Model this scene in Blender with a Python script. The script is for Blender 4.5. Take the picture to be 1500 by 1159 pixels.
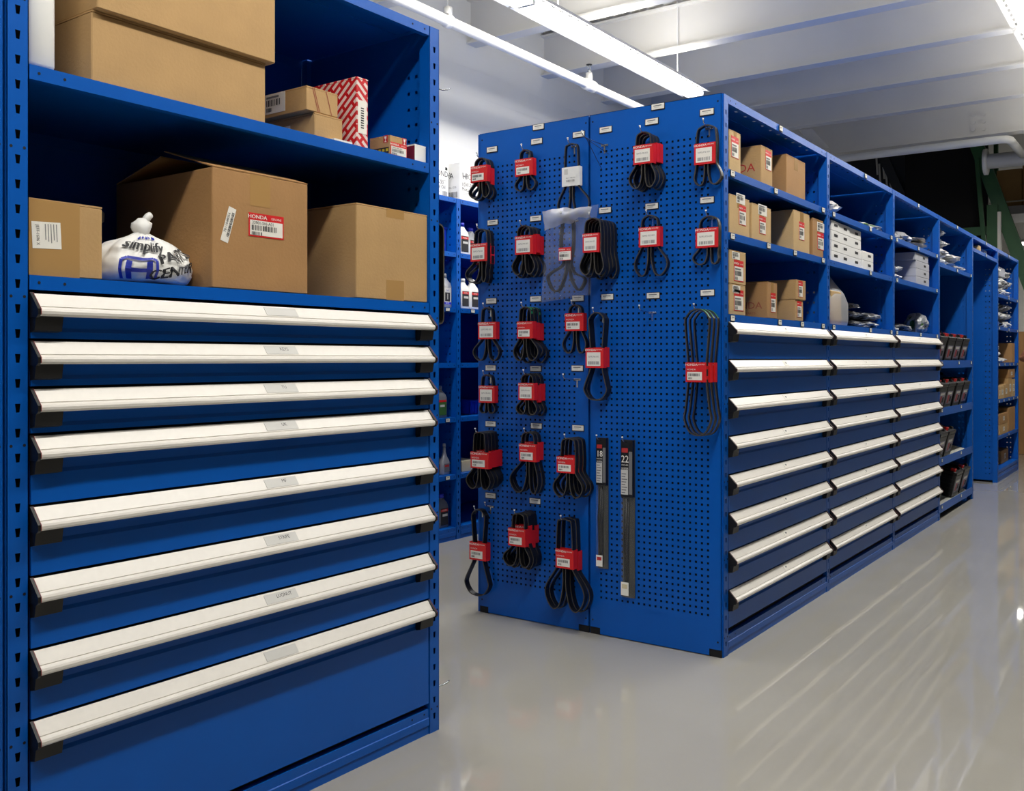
import bpy, math, random
from math import sin, cos, pi, radians
from mathutils import Vector, Matrix, noise

for o in list(bpy.data.objects):
    bpy.data.objects.remove(o)
scene = bpy.context.scene
col = scene.collection

# ------------------------------------------------------------------ camera
F, CY, YAW, H = 1398.9, 525.54, 0.6187, 1.167      # focal length (px of 1500), horizon row, heading, eye height
CA, SA = cos(YAW), sin(YAW)
cam_d = bpy.data.cameras.new('camera')
cam = bpy.data.objects.new('camera', cam_d)
col.objects.link(cam)
cam.location = (0, 0, H)
cam.rotation_euler = (pi / 2, 0, YAW - pi / 2)
cam_d.sensor_width = 36
cam_d.lens = F / 1500 * 36
cam_d.shift_y = -(579.5 - CY) / 1500
cam_d.clip_start = 0.05
scene.camera = cam

# ------------------------------------------------------------------ world, exposure
world = bpy.data.worlds.new('world')
scene.world = world
world.use_nodes = True
world.node_tree.nodes['Background'].inputs[0].default_value = (0.80, 0.88, 1.0, 1)
world.node_tree.nodes['Background'].inputs[1].default_value = 0.02
vs = scene.view_settings
vs.view_transform = 'Standard'
vs.look = 'None'
vs.gamma = 1
vs.use_curve_mapping = False
vs.exposure = 0.2
TUBE = 9.0           # glow of the fluorescent tubes themselves
LAMP_DOWN, LAMP_UP = 30.0, 10.0   # watts thrown down and up by each strip light

# pixel -> place helpers (a pixel gives a direction; the plane it lies on gives the distance)
def ray(x, y):
    r = (x - 750) / F
    return r * SA + CA, SA - r * CA, (CY - y) / F
def hX(x, y, a):
    A, B, Z = ray(x, y); s = a / A
    return Vector((a, s * B, H + s * Z))
def hY(x, y, b):
    A, B, Z = ray(x, y); s = b / B
    return Vector((s * A, b, H + s * Z))
def hZ(x, y, z):
    A, B, Z = ray(x, y); s = (z - H) / Z
    return Vector((s * A, s * B, z))

# ------------------------------------------------------------------ materials
def lin(c):
    return tuple(((v / 255) / 12.92 if v / 255 <= 0.04045 else ((v / 255 + 0.055) / 1.055) ** 2.4) for v in c) + (1,)
def mat(name, rgb, rough=0.5, metal=0.0, noise_amt=0.0, scale=20.0, bump=0.0, bscale=200.0, emit=None, trans=0.0, alpha=1.0, coat=0.0, spec=None, ior=None):
    m = bpy.data.materials.new(name)
    m.use_nodes = True
    nt = m.node_tree
    b = nt.nodes['Principled BSDF']
    c = lin(rgb)
    b.inputs['Base Color'].default_value = c
    b.inputs['Roughness'].default_value = rough
    b.inputs['Metallic'].default_value = metal
    b.inputs['Transmission Weight'].default_value = trans
    b.inputs['Alpha'].default_value = alpha
    b.inputs['Coat Weight'].default_value = coat
    if spec is not None: b.inputs['Specular IOR Level'].default_value = spec
    if ior is not None: b.inputs['IOR'].default_value = ior
    if emit:
        b.inputs['Emission Color'].default_value = lin(emit[0])
        b.inputs['Emission Strength'].default_value = emit[1]
    if noise_amt or bump:
        tc = nt.nodes.new('ShaderNodeTexCoord')
    if noise_amt:
        n = nt.nodes.new('ShaderNodeTexNoise')
        n.inputs['Scale'].default_value = scale
        n.inputs['Detail'].default_value = 5
        nt.links.new(tc.outputs['Object'], n.inputs['Vector'])
        mr = nt.nodes.new('ShaderNodeMapRange')
        mr.inputs[1].default_value = 0.3; mr.inputs[2].default_value = 0.7
        mr.inputs[3].default_value = 1 - noise_amt; mr.inputs[4].default_value = 1 + noise_amt
        nt.links.new(n.outputs[0], mr.inputs[0])
        mx = nt.nodes.new('ShaderNodeVectorMath'); mx.operation = 'SCALE'
        mx.inputs[0].default_value = c[:3]
        nt.links.new(mr.outputs[0], mx.inputs['Scale'])
        nt.links.new(mx.outputs[0], b.inputs['Base Color'])
    if bump:
        n2 = nt.nodes.new('ShaderNodeTexNoise')
        n2.inputs['Scale'].default_value = bscale
        nt.links.new(tc.outputs['Object'], n2.inputs['Vector'])
        bp = nt.nodes.new('ShaderNodeBump')
        bp.inputs['Strength'].default_value = bump
        bp.inputs['Distance'].default_value = 0.01
        nt.links.new(n2.outputs[0], bp.inputs['Height'])
        nt.links.new(bp.outputs[0], b.inputs['Normal'])
    return m

M = {}
M['blue'] = mat('blue_powder_coat', (0, 87, 181), 0.36, noise_amt=0.04, scale=3, bump=0.06, bscale=900, spec=0.3)
M['dark'] = mat('dark_gap', (8, 9, 14), 0.8)
M['handle'] = mat('handle_aluminium', (232, 228, 220), 0.36, metal=0.0, noise_amt=0.02, scale=60)
M['black'] = mat('black_plastic', (14, 13, 14), 0.45)
M['redline'] = mat('red_edge', (120, 20, 26), 0.5)
M['rubber'] = mat('belt_rubber', (17, 16, 16), 0.42, bump=0.1, bscale=600)
M['rubber_edge'] = mat('belt_cord_edge', (62, 58, 52), 0.7)
M['green'] = mat('belt_green_mark', (40, 150, 96), 0.5)
M['red'] = mat('sleeve_red', (214, 26, 30), 0.45)
M['paper'] = mat('label_paper', (236, 233, 224), 0.55)
M['greypaper'] = mat('grey_label', (204, 203, 198), 0.5)
M['ink'] = mat('ink', (34, 34, 38), 0.6)
M['fadeink'] = mat('grey_ink', (120, 120, 122), 0.6)
M['blueink'] = mat('blue_ink', (36, 52, 168), 0.5)
M['redink'] = mat('red_ink', (186, 44, 44), 0.6)
M['brownink'] = mat('brown_ink', (150, 78, 56), 0.7)
M['white'] = mat('white_plastic', (236, 236, 232), 0.4)
M['steel'] = mat('hook_steel', (190, 194, 198), 0.25, metal=1.0)
M['card'] = mat('cardboard', (184, 148, 98), 0.75, noise_amt=0.06, scale=9, bump=0.08, bscale=120)
M['card2'] = mat('cardboard_dark', (168, 126, 78), 0.75, noise_amt=0.06, scale=9, bump=0.08, bscale=120)
M['card3'] = mat('cardboard_pale', (198, 166, 116), 0.75, noise_amt=0.05, scale=9, bump=0.08, bscale=120)
M['tape'] = mat('packing_tape', (178, 140, 88), 0.2, coat=0.4)
M['whitebox'] = mat('white_carton', (232, 232, 230), 0.6)
M['greybox'] = mat('grey_carton', (176, 178, 188), 0.6)
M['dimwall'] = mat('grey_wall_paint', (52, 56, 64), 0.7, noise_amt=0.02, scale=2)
M['wall'] = mat('white_wall_paint', (232, 232, 228), 0.7, noise_amt=0.02, scale=2, bump=0.05, bscale=60)
M['ceil'] = mat('ceiling_white_paint', (230, 228, 222), 0.6, noise_amt=0.03, scale=2)
M['pipe'] = mat('white_pipe_paint', (238, 238, 234), 0.4)
M['fixture'] = mat('white_enamel', (240, 240, 238), 0.35)
M['tube'] = mat('fluorescent_tube', (255, 255, 255), 0.5, emit=((255, 250, 240), TUBE))
M['greensteel'] = mat('green_rack_paint', (44, 92, 52), 0.45, noise_amt=0.06, scale=8)
M['blackpanel'] = mat('black_panel', (9, 8, 8), 0.85)
M['darkgrey'] = mat('dark_grey_metal', (44, 46, 48), 0.6)
M['battery'] = mat('battery_case', (18, 18, 20), 0.35)
M['batlabel'] = mat('battery_label', (150, 146, 168), 0.35)
M['batred'] = mat('battery_red', (176, 30, 30), 0.4)
M['silver'] = mat('silver_bottle', (176, 178, 180), 0.35, metal=0.35)
M['greybottle'] = mat('grey_bottle', (112, 116, 122), 0.4)
M['bluecap'] = mat('blue_cap', (40, 52, 190), 0.4)
M['bluebin'] = mat('blue_bin', (20, 62, 200), 0.4)
M['greenlabel'] = mat('green_label', (60, 104, 44), 0.5)
M['cream'] = mat('cream_carton', (214, 202, 168), 0.6)
M['maroon'] = mat('maroon_print', (120, 22, 52), 0.5)
M['yellow'] = mat('yellow_print', (196, 176, 40), 0.5)
M['skin'] = mat('skin', (176, 118, 92), 0.5)
M['shirt'] = mat('blue_shirt', (42, 52, 128), 0.8)
M['trouser'] = mat('dark_trousers', (34, 36, 44), 0.85)
M['hair'] = mat('dark_hair', (40, 28, 22), 0.6)
M['wirewhite'] = mat('pale_rod', (206, 206, 196), 0.35)

def plastic(name, rgb, alpha, rough=0.12, spec=0.8):
    """thin clear film: glossy film mixed with see-through"""
    m = bpy.data.materials.new(name)
    m.use_nodes = True
    nt = m.node_tree
    b = nt.nodes['Principled BSDF']
    b.inputs['Base Color'].default_value = lin(rgb)
    b.inputs['Roughness'].default_value = rough
    b.inputs['Specular IOR Level'].default_value = spec
    t = nt.nodes.new('ShaderNodeBsdfTransparent')
    mx = nt.nodes.new('ShaderNodeMixShader')
    mx.inputs[0].default_value = alpha
    out = nt.nodes['Material Output']
    nt.links.new(t.outputs[0], mx.inputs[1])
    nt.links.new(b.outputs[0], mx.inputs[2])
    nt.links.new(mx.outputs[0], out.inputs[0])
    return m
M['film'] = plastic('clear_plastic_film', (225, 228, 236), 0.08, 0.1)
M['frost'] = plastic('frosted_sack_film', (220, 222, 226), 0.42, 0.3)
M['bagfilm'] = plastic('frosted_bag_film', (208, 208, 206), 0.85, 0.36, 0.4)
M['clearbag'] = plastic('clear_parts_bag', (176, 178, 182), 0.72, 0.3, 0.45)
M['blister'] = plastic('clear_blister', (200, 204, 204), 0.06, 0.08)

def floor_material():
    m = bpy.data.materials.new('glossy_epoxy_floor')
    m.use_nodes = True
    nt = m.node_tree
    b = nt.nodes['Principled BSDF']
    tc = nt.nodes.new('ShaderNodeTexCoord')
    n = nt.nodes.new('ShaderNodeTexNoise'); n.inputs['Scale'].default_value = 0.7; n.inputs['Detail'].default_value = 6
    nt.links.new(tc.outputs['Object'], n.inputs['Vector'])
    cr = nt.nodes.new('ShaderNodeValToRGB')
    cr.color_ramp.elements[0].position = 0.3; cr.color_ramp.elements[0].color = lin((158, 155, 147))
    cr.color_ramp.elements[1].position = 0.7; cr.color_ramp.elements[1].color = lin((170, 168, 160))
    nt.links.new(n.outputs[0], cr.inputs[0])
    nt.links.new(cr.outputs[0], b.inputs['Base Color'])
    b.inputs['Roughness'].default_value = 0.035
    b.inputs['IOR'].default_value = 1.62
    b.inputs['Coat Weight'].default_value = 0.0
    b.inputs['Coat Roughness'].default_value = 0.02
    mp = nt.nodes.new('ShaderNodeMapping')
    mp.inputs['Scale'].default_value = (0.55, 1.0, 1.0)
    nt.links.new(tc.outputs['Object'], mp.inputs['Vector'])
    n2 = nt.nodes.new('ShaderNodeTexNoise'); n2.inputs['Scale'].default_value = 4.0; n2.inputs['Detail'].default_value = 1
    nt.links.new(mp.outputs[0], n2.inputs['Vector'])
    bp = nt.nodes.new('ShaderNodeBump'); bp.inputs['Strength'].default_value = 0.10; bp.inputs['Distance'].default_value = 0.01
    nt.links.new(n2.outputs[0], bp.inputs['Height'])
    nt.links.new(bp.outputs[0], b.inputs['Normal'])
    return m
M['floor'] = floor_material()

def redbox_material():
    m = bpy.data.materials.new('red_white_print')
    m.use_nodes = True
    nt = m.node_tree
    b = nt.nodes['Principled BSDF']
    tc = nt.nodes.new('ShaderNodeTexCoord')
    sx = nt.nodes.new('ShaderNodeSeparateXYZ'); nt.links.new(tc.outputs['Object'], sx.inputs[0])
    ad = nt.nodes.new('ShaderNodeMath'); ad.operation = 'ADD'
    nt.links.new(sx.outputs[0], ad.inputs[0]); nt.links.new(sx.outputs[1], ad.inputs[1])
    cb = nt.nodes.new('ShaderNodeCombineXYZ')
    nt.links.new(ad.outputs[0], cb.inputs[0]); nt.links.new(sx.outputs[2], cb.inputs[1])
    mp = nt.nodes.new('ShaderNodeMapping'); mp.inputs['Rotation'].default_value = (0, 0, radians(40))
    nt.links.new(cb.outputs[0], mp.inputs['Vector'])
    br = nt.nodes.new('ShaderNodeTexBrick')
    br.inputs['Color1'].default_value = lin((232, 214, 208)); br.inputs['Color2'].default_value = lin((226, 205, 198))
    br.inputs['Mortar'].default_value = lin((200, 26, 34))
    br.inputs['Scale'].default_value = 22; br.inputs['Mortar Size'].default_value = 0.11
    br.inputs['Brick Width'].default_value = 1.5; br.inputs['Row Height'].default_value = 0.42
    nt.links.new(mp.outputs[0], br.inputs['Vector'])
    nt.links.new(br.outputs[0], b.inputs['Base Color'])
    b.inputs['Roughness'].default_value = 0.4
    return m
M['redprint'] = redbox_material()

# ------------------------------------------------------------------ mesh builder
class MB:
    def __init__(s):
        s.v = []; s.f = []; s.m = []; s.mats = []
    def mi(s, m):
        if m not in s.mats: s.mats.append(m)
        return s.mats.index(m)
    def face(s, pts, m):
        i = len(s.v); s.v += [tuple(p) for p in pts]
        s.f.append(tuple(range(i, i + len(pts)))); s.m.append(s.mi(m))
    def add(s, vs_, fs, m):
        i = len(s.v); s.v += [tuple(p) for p in vs_]
        k = s.mi(m)
        for f in fs:
            s.f.append(tuple(i + q for q in f)); s.m.append(k)
    def box(s, x0, x1, y0, y1, z0, z1, m, mx=None):
        vs_ = [Vector((x, y, z)) for z in (z0, z1) for y in (y0, y1) for x in (x0, x1)]
        if mx is not None: vs_ = [mx @ p for p in vs_]
        s.add(vs_, [(0, 2, 3, 1), (4, 5, 7, 6), (0, 1, 5, 4), (2, 6, 7, 3), (0, 4, 6, 2), (1, 3, 7, 5)], m)
    def cbox(s, x0, x1, y0, y1, z0, z1, c, m, mx=None):
        """box with chamfered vertical and horizontal edges"""
        vs_ = []
        for (z, k) in ((z0, c), (z0 + c, 0), (z1 - c, 0), (z1, c)):
            a0, a1, b0, b1 = x0 + k, x1 - k, y0 + k, y1 - k
            vs_ += [Vector(p) for p in ((a0 + c, b0, z), (a1 - c, b0, z), (a1, b0 + c, z), (a1, b1 - c, z), (a1 - c, b1, z), (a0 + c, b1, z), (a0, b1 - c, z), (a0, b0 + c, z))]
        if mx is not None: vs_ = [mx @ p for p in vs_]
        fs = [tuple(reversed(range(8))), tuple(range(24, 32))]
        for r in range(3):
            for k in range(8):
                fs.append((r * 8 + k, r * 8 + (k + 1) % 8, r * 8 + 8 + (k + 1) % 8, r * 8 + 8 + k))
        s.add(vs_, fs, m)
    def prism(s, prof, x0, x1, m, caps=True, mx=None):
        """profile of (y, z) points swept along x"""
        n = len(prof)
        vs_ = [Vector((x0, y, z)) for y, z in prof] + [Vector((x1, y, z)) for y, z in prof]
        if mx is not None: vs_ = [mx @ p for p in vs_]
        fs = [(k, (k + 1) % n, n + (k + 1) % n, n + k) for k in range(n)]
        if caps: fs += [tuple(reversed(range(n))), tuple(range(n, 2 * n))]
        s.add(vs_, fs, m)
    def tube(s, pts, r, m, n=8, caps=True, closed=False):
        pts = [Vector(p) for p in pts]
        rings = []
        N = len(pts)
        up = None
        for i, p in enumerate(pts):
            if closed: t = pts[(i + 1) % N] - pts[i - 1]
            else: t = pts[min(i + 1, N - 1)] - pts[max(i - 1, 0)]
            t.normalize()
            if up is None:
                up = Vector((0, 0, 1)) if abs(t.z) < 0.9 else Vector((1, 0, 0))
            u = t.cross(up)
            if u.length < 1e-4: u = t.cross(Vector((0, 1, 0.01)))
            u.normalize(); w = u.cross(t); up = w
            rr = r[i] if isinstance(r, (list, tuple)) else r
            rings.append([p + (u * cos(2 * pi * k / n) + w * sin(2 * pi * k / n)) * rr for k in range(n)])
        vs_ = [q for R in rings for q in R]
        fs = []
        for i in range(N if closed else N - 1):
            j = (i + 1) % N
            for k in range(n):
                fs.append((i * n + k, i * n + (k + 1) % n, j * n + (k + 1) % n, j * n + k))
        if caps and not closed:
            fs += [tuple(reversed(range(n))), tuple(range((N - 1) * n, N * n))]
        s.add(vs_, fs, m)
    def lathe(s, prof, m, n=16, sx=1.0, sy=1.0, off=(0, 0, 0)):
        """(r, z) profile round the z axis, bottom to top"""
        vs_ = []
        for r, z in prof:
            vs_ += [(off[0] + r * sx * cos(2 * pi * k / n), off[1] + r * sy * sin(2 * pi * k / n), off[2] + z) for k in range(n)]
        fs = []
        for i in range(len(prof) - 1):
            for k in range(n):
                fs.append((i * n + k, i * n + (k + 1) % n, (i + 1) * n + (k + 1) % n, (i + 1) * n + k))
        fs += [tuple(reversed(range(n))), tuple(range((len(prof) - 1) * n, len(prof) * n))]
        s.add(vs_, fs, m)
    def ribbon(s, pts, n0, w, t, m, medge=None):
        """closed loop of points in a plane with normal n0; rectangle section w (along n0) by t"""
        N = len(pts); n0 = Vector(n0)
        vs_ = []
        for i in range(N):
            tg = (Vector(pts[(i + 1) % N]) - Vector(pts[i - 1])).normalized()
            nn = tg.cross(n0)
            p = Vector(pts[i])
            vs_ += [p + nn * t / 2 + n0 * w / 2, p + nn * t / 2 - n0 * w / 2, p - nn * t / 2 - n0 * w / 2, p - nn * t / 2 + n0 * w / 2]
        fa, fb = [], []
        for i in range(N):
            j = (i + 1) % N
            for k in range(4):
                (fb if k in (1, 3) else fa).append((i * 4 + k, j * 4 + k, j * 4 + (k + 1) % 4, i * 4 + (k + 1) % 4))
        i0 = len(s.v); s.v += [tuple(p) for p in vs_]
        for fs, mm in ((fa, m), (fb, medge or m)):
            k = s.mi(mm)
            for f in fs:
                s.f.append(tuple(i0 + q for q in f)); s.m.append(k)
    def mesh(s, name, smooth=False):
        me = bpy.data.meshes.new(name)
        me.from_pydata(s.v, [], s.f)
        for m in s.mats: me.materials.append(M[m] if isinstance(m, str) else m)
        me.polygons.foreach_set('material_index', s.m)
        if smooth: me.polygons.foreach_set('use_smooth', [True] * len(s.f))
        me.update()
        return me
    def build(s, name, parent=None, smooth=False):
        o = bpy.data.objects.new(name, s.mesh(name, smooth))
        col.objects.link(o)
        if parent is not None: o.parent = parent
        return o

def inst(name, me, parent=None, loc=(0, 0, 0), rz=0.0):
    o = bpy.data.objects.new(name, me)
    col.objects.link(o)
    o.location = loc; o.rotation_euler = (0, 0, rz)
    if parent is not None: o.parent = parent
    return o
def tag(o, label=None, cat=None, group=None, kind=None):
    if label: o['label'] = label
    if cat: o['category'] = cat
    if group: o['group'] = group
    if kind: o['kind'] = kind
    return o
def thing(name, label, cat, loc=(0, 0, 0), rz=0.0, group=None):
    o = bpy.data.objects.new(name, None)
    o.empty_display_size = 0.1
    col.objects.link(o)
    o.location = loc; o.rotation_euler = (0, 0, rz)
    return tag(o, label, cat, group)

_tc = {}
def text_geo(st, size):
    if st not in _tc:
        cu = bpy.data.curves.new('lettering', 'FONT')
        cu.body = st; cu.size = 1.0; cu.align_x = 'CENTER'; cu.align_y = 'CENTER'; cu.resolution_u = 2
        ob = bpy.data.objects.new('lettering', cu)
        me = bpy.data.meshes.new_from_object(ob)
        _tc[st] = ([Vector(v.co) for v in me.vertices], [tuple(p.vertices) for p in me.polygons])
        bpy.data.objects.remove(ob); bpy.data.curves.remove(cu); bpy.data.meshes.remove(me)
    v, f = _tc[st]
    return [p * size for p in v], f
class Frame:
    """a flat patch: origin, right, up and outward normal"""
    def __init__(s, o, u, v):
        s.o = Vector(o); s.u = Vector(u).normalized(); s.v = Vector(v).normalized(); s.n = s.u.cross(s.v)
    def at(s, a, b, lift=0.0):
        return s.o + s.u * a + s.v * b + s.n * lift
def patch(mb, fr, u0, u1, v0, v1, lift, m):
    mb.face([fr.at(u0, v0, lift), fr.at(u1, v0, lift), fr.at(u1, v1, lift), fr.at(u0, v1, lift)], m)
def slab(mb, fr, u0, u1, v0, v1, lift, th, m):
    p = [fr.at(a, b, l) for l in (lift, lift + th) for a, b in ((u0, v0), (u1, v0), (u1, v1), (u0, v1))]
    mb.add(p, [(3, 2, 1, 0), (4, 5, 6, 7), (0, 1, 5, 4), (1, 2, 6, 5), (2, 3, 7, 6), (3, 0, 4, 7)], m)
def write(mb, fr, st, u, v, size, lift, m, sx=1.0, shear=0.0, bold=0.0):
    g, fs = text_geo(st, size)
    mb.add([fr.at(u + p.x * sx + p.y * shear, v + p.y, lift) for p in g], fs, m)
    if bold:
        mb.add([fr.at(u + p.x * sx + p.y * shear + bold, v + p.y, lift * 1.01) for p in g], fs, m)
def barcode(mb, fr, u0, u1, v0, v1, lift, m, n=16, seed=1):
    rnd = random.Random(seed)
    w = (u1 - u0) / n
    for i in range(n):
        ww = w * rnd.choice((0.35, 0.5, 0.7))
        patch(mb, fr, u0 + i * w, u0 + i * w + ww, v0, v1, lift, m)
def sticker(mb, fr, w, h, seed=1, red=True, detail=True, number='33901-SHJ-A01'):
    """white part sticker with a red header, text line and barcode, centred on the frame origin"""
    slab(mb, fr, -w / 2, w / 2, -h / 2, h / 2, 0.0003, 0.0006, 'red' if red else 'paper')
    top = h / 2 - (h * 0.3 if red else 0)
    k = w * 0.035
    if red:
        patch(mb, fr, -w / 2 + k, w / 2 - k, -h / 2 + k, top, 0.0013, 'paper')
        write(mb, fr, 'HONDA', -w * 0.26, h / 2 - h * 0.16, w * 0.12, 0.0014, 'paper', 1.2, bold=w * 0.006)
        write(mb, fr, 'GENUINE', w * 0.28, h / 2 - h * 0.17, w * 0.07, 0.0014, 'paper')
    hh = top + h / 2
    if detail: write(mb, fr, number, -w * 0.1, top - hh * 0.16, w * 0.1, 0.0018, 'ink')
    else: patch(mb, fr, -w * .42, w * .2, top - hh * .22, top - hh * .12, 0.0018, 'fadeink')
    barcode(mb, fr, -w * 0.42, w * 0.3, -h / 2 + hh * 0.38, -h / 2 + hh * 0.7, 0.0018, 'ink', 16 if detail else 9, seed)
    barcode(mb, fr, -w * 0.42, -w * 0.12, -h / 2 + hh * 0.1, -h / 2 + hh * 0.3, 0.0018, 'ink', 7, seed + 3)

def plate_holes(mb, x0, x1, z0, z1, xs, zs, hole, place, m):
    """sheet in the (x, z) plane with a hole polygon (4 offsets) at each xs x zs; place(x, z) -> point"""
    def q(a, b, c, d): mb.face([place(*a), place(*b), place(*c), place(*d)], m)
    if not xs or not zs:
        q((x0, z0), (x1, z0), (x1, z1), (x0, z1)); return
    bx = [x0] + [(xs[i] + xs[i + 1]) / 2 for i in range(len(xs) - 1)] + [x1]
    bz = [z0] + [(zs[i] + zs[i + 1]) / 2 for i in range(len(zs) - 1)] + [z1]
    for i, x in enumerate(xs):
        for j, z in enumerate(zs):
            R = [(bx[i], bz[j]), (bx[i + 1], bz[j]), (bx[i + 1], bz[j + 1]), (bx[i], bz[j + 1])]
            Hh = [(x + dx, z + dz) for dx, dz in hole]
            for k in range(4):
                q(R[k], R[(k + 1) % 4], Hh[(k + 1) % 4], Hh[k])
# ------------------------------------------------------------------ the room
WALL_Y = 4.53
def struct(mb, name, smooth=False):
    o = mb.build(name, None, smooth); o['kind'] = 'structure'; return o
mb = MB(); mb.box(-3.6, 20.1, -4.6, 4.7, -0.06, 0.0, 'floor'); struct(mb, 'floor')

def block_wall():
    m = mat('painted_block_wall', (236, 236, 232), 0.65, noise_amt=0.02, scale=1.5)
    nt = m.node_tree; b = nt.nodes['Principled BSDF']
    tc = nt.nodes.new('ShaderNodeTexCoord')
    sx = nt.nodes.new('ShaderNodeSeparateXYZ'); nt.links.new(tc.outputs['Object'], sx.inputs[0])
    cb = nt.nodes.new('ShaderNodeCombineXYZ'); nt.links.new(sx.outputs[0], cb.inputs[0]); nt.links.new(sx.outputs[2], cb.inputs[1])
    br = nt.nodes.new('ShaderNodeTexBrick')
    br.inputs['Color1'].default_value = br.inputs['Color2'].default_value = (1, 1, 1, 1); br.inputs['Mortar'].default_value = (0, 0, 0, 1)
    br.inputs['Scale'].default_value = 1.0; br.inputs['Brick Width'].default_value = 0.4; br.inputs['Row Height'].default_value = 0.2; br.inputs['Mortar Size'].default_value = 0.005
    nt.links.new(cb.outputs[0], br.inputs['Vector'])
    bp = nt.nodes.new('ShaderNodeBump'); bp.inputs['Strength'].default_value = 0.25; bp.inputs['Distance'].default_value = 0.004
    nt.links.new(br.outputs[0], bp.inputs['Height']); nt.links.new(bp.outputs[0], b.inputs['Normal'])
    return m
M['blockwall'] = block_wall()
mb = MB(); mb.box(-3.6, 20.1, WALL_Y, WALL_Y + 0.15, 0, 6.2, 'blockwall'); struct(mb, 'wall_back')
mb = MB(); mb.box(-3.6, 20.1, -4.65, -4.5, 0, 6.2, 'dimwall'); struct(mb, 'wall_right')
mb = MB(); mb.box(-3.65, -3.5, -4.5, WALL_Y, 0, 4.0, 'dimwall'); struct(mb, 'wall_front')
mb = MB(); mb.box(20.0, 20.15, -4.5, WALL_Y, 0, 6.2, 'wall'); struct(mb, 'wall_far')
# corrugated deck of the mezzanine above
DECK, JB, A_END = 3.95, 3.58, 11.42
mb = MB()
y = -4.5; prof = []
while y < WALL_Y - 0.01:
    prof += [(y, DECK), (y + 0.075, DECK), (y + 0.09, DECK + 0.045), (y + 0.135, DECK + 0.045)]
    y += 0.15
prof.append((WALL_Y, DECK))
vs_ = [(x, yy, z) for x in (-3.5, A_END) for yy, z in prof]
n = len(prof)
mb.add(vs_, [(k, k + 1, n + k + 1, n + k) for k in range(n - 1)], 'ceil')
mb.box(-3.5, A_END, -4.5, WALL_Y, DECK + 0.05, DECK + 0.12, 'ceil')
deck = struct(mb, 'ceiling')
mb = MB()
for (y0, y1, z0, z1) in ((-0.06, 0.06, JB, JB + 0.014), (-0.005, 0.005, JB + 0.014, DECK - 0.025), (-0.06, 0.06, DECK - 0.04, DECK - 0.025)):
    mb.box(y0, y1, -4.5, WALL_Y, z0, z1, 'ceil')
joist_me = mb.mesh('joist')
for a in (-3.2, -2.2, -1.2, -0.2, 0.8, 1.8, 2.78, 3.79, 4.8, 5.82, 6.84, 7.86, 8.84, 9.86):
    inst('joist', joist_me, deck, (a, 0, 0))
mb = MB(); mb.box(-0.085, 0.085, -4.5, WALL_Y, JB - 0.02, JB, 'ceil'); mb.box(-0.006, 0.006, -4.5, WALL_Y, JB, DECK, 'ceil')
eb = mb.build('edge_beam', deck); eb.location = (11.33, 0, 0)
for i, (px, py) in enumerate(((1426, 168), (1441, 167), (1426, 179), (1441, 178), (1426, 190), (1441, 189))):
    p = hX(px, py, 11.31)
    mb = MB(); mb.tube([(0, 0, 0), (-0.012, 0, 0)], 0.022, 'ceil', 8)
    b_ = mb.build('bolt', deck); b_.location = (p.x, p.y, max(p.z, JB + 0.03))
mb = MB(); cs = [hX(1170, 190, 9.95), hX(1189, 189, 9.95), hX(1214, 217, 10.9), hX(1192, 216, 10.9)]
mb.add(cs + [c + Vector((0.05, 0, 0)) for c in cs], [(0, 1, 2, 3), (7, 6, 5, 4), (0, 4, 5, 1), (1, 5, 6, 2), (2, 6, 7, 3), (3, 7, 4, 0)], 'ceil')
mb.build('knee_brace', deck)
# the taller hall beyond the mezzanine
mb = MB(); mb.box(A_END, 20.1, -4.5, WALL_Y, 6.1, 6.2, 'darkgrey'); struct(mb, 'ceiling')
mb = MB(); mb.box(A_END - 0.02, A_END, -4.5, WALL_Y, DECK + 0.12, 6.1, 'ceil'); struct(mb, 'wall_mezzanine')

# ------------------------------------------------------------------ fluorescent lights
def fixture(loc, label, L=2.42, group=None, chains=True, rz=0.0):
    t = thing('fluorescent_light', label, 'light', loc, rz, group)
    mb = MB()
    xs = [0.06 + 0.1 * k for k in range(24)]
    mb.box(0, L, -0.045, 0.045, 0.031, 0.035, 'fixture')
    for s in (-1, 1):               # sloping wings with real up-light slots
        plate_holes(mb, 0, L, 0.045, 0.125, xs, [0.082], ((-0.030, -0.015), (0.030, -0.015), (0.030, 0.015), (-0.030, 0.015)), lambda x, q: (x, s * q, 0.033 - (q - 0.045) * 0.35), 'fixture')
    mb.box(0, 0.004, -0.06, 0.06, -0.012, 0.036, 'fixture'); mb.box(L - 0.004, L, -0.06, 0.06, -0.012, 0.036, 'fixture')
    mb.build('reflector', t)
    mb = MB(); mb.box(0.02, L - 0.02, -0.035, 0.035, 0.036, 0.085, 'fixture'); mb.build('housing', t)
    for s in (-1, 1):
        mb = MB(); mb.tube([(0.03, s * 0.055, -0.002), (L - 0.03, s * 0.055, -0.002)], 0.017, 'tube', 10)
        mb.build('tube', t, True)
    for nm, z, w_, p, rx in (('lamp_down', -0.024, 0.15, LAMP_DOWN, 0.0), ('lamp_up', 0.09, 0.06, LAMP_UP, pi)):
        ld = bpy.data.lights.new(nm, 'AREA'); ld.shape = 'RECTANGLE'; ld.size = L - 0.08; ld.size_y = w_; ld.energy = p; ld.color = (1.0, 0.965, 0.91)
        lo = bpy.data.objects.new(nm, ld); col.objects.link(lo); lo.parent = t; lo.location = (L / 2, 0, z); lo.rotation_euler = (rx, 0, 0)
    if chains:
        for x in (0.35, L - 0.35):
            mb = MB(); mb.tube([(x, 0, 0.085), (x, 0, DECK - loc[2])], 0.004, 'fixture', 6); mb.build('hanger', t)
    return t
LZ = 3.3
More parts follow.
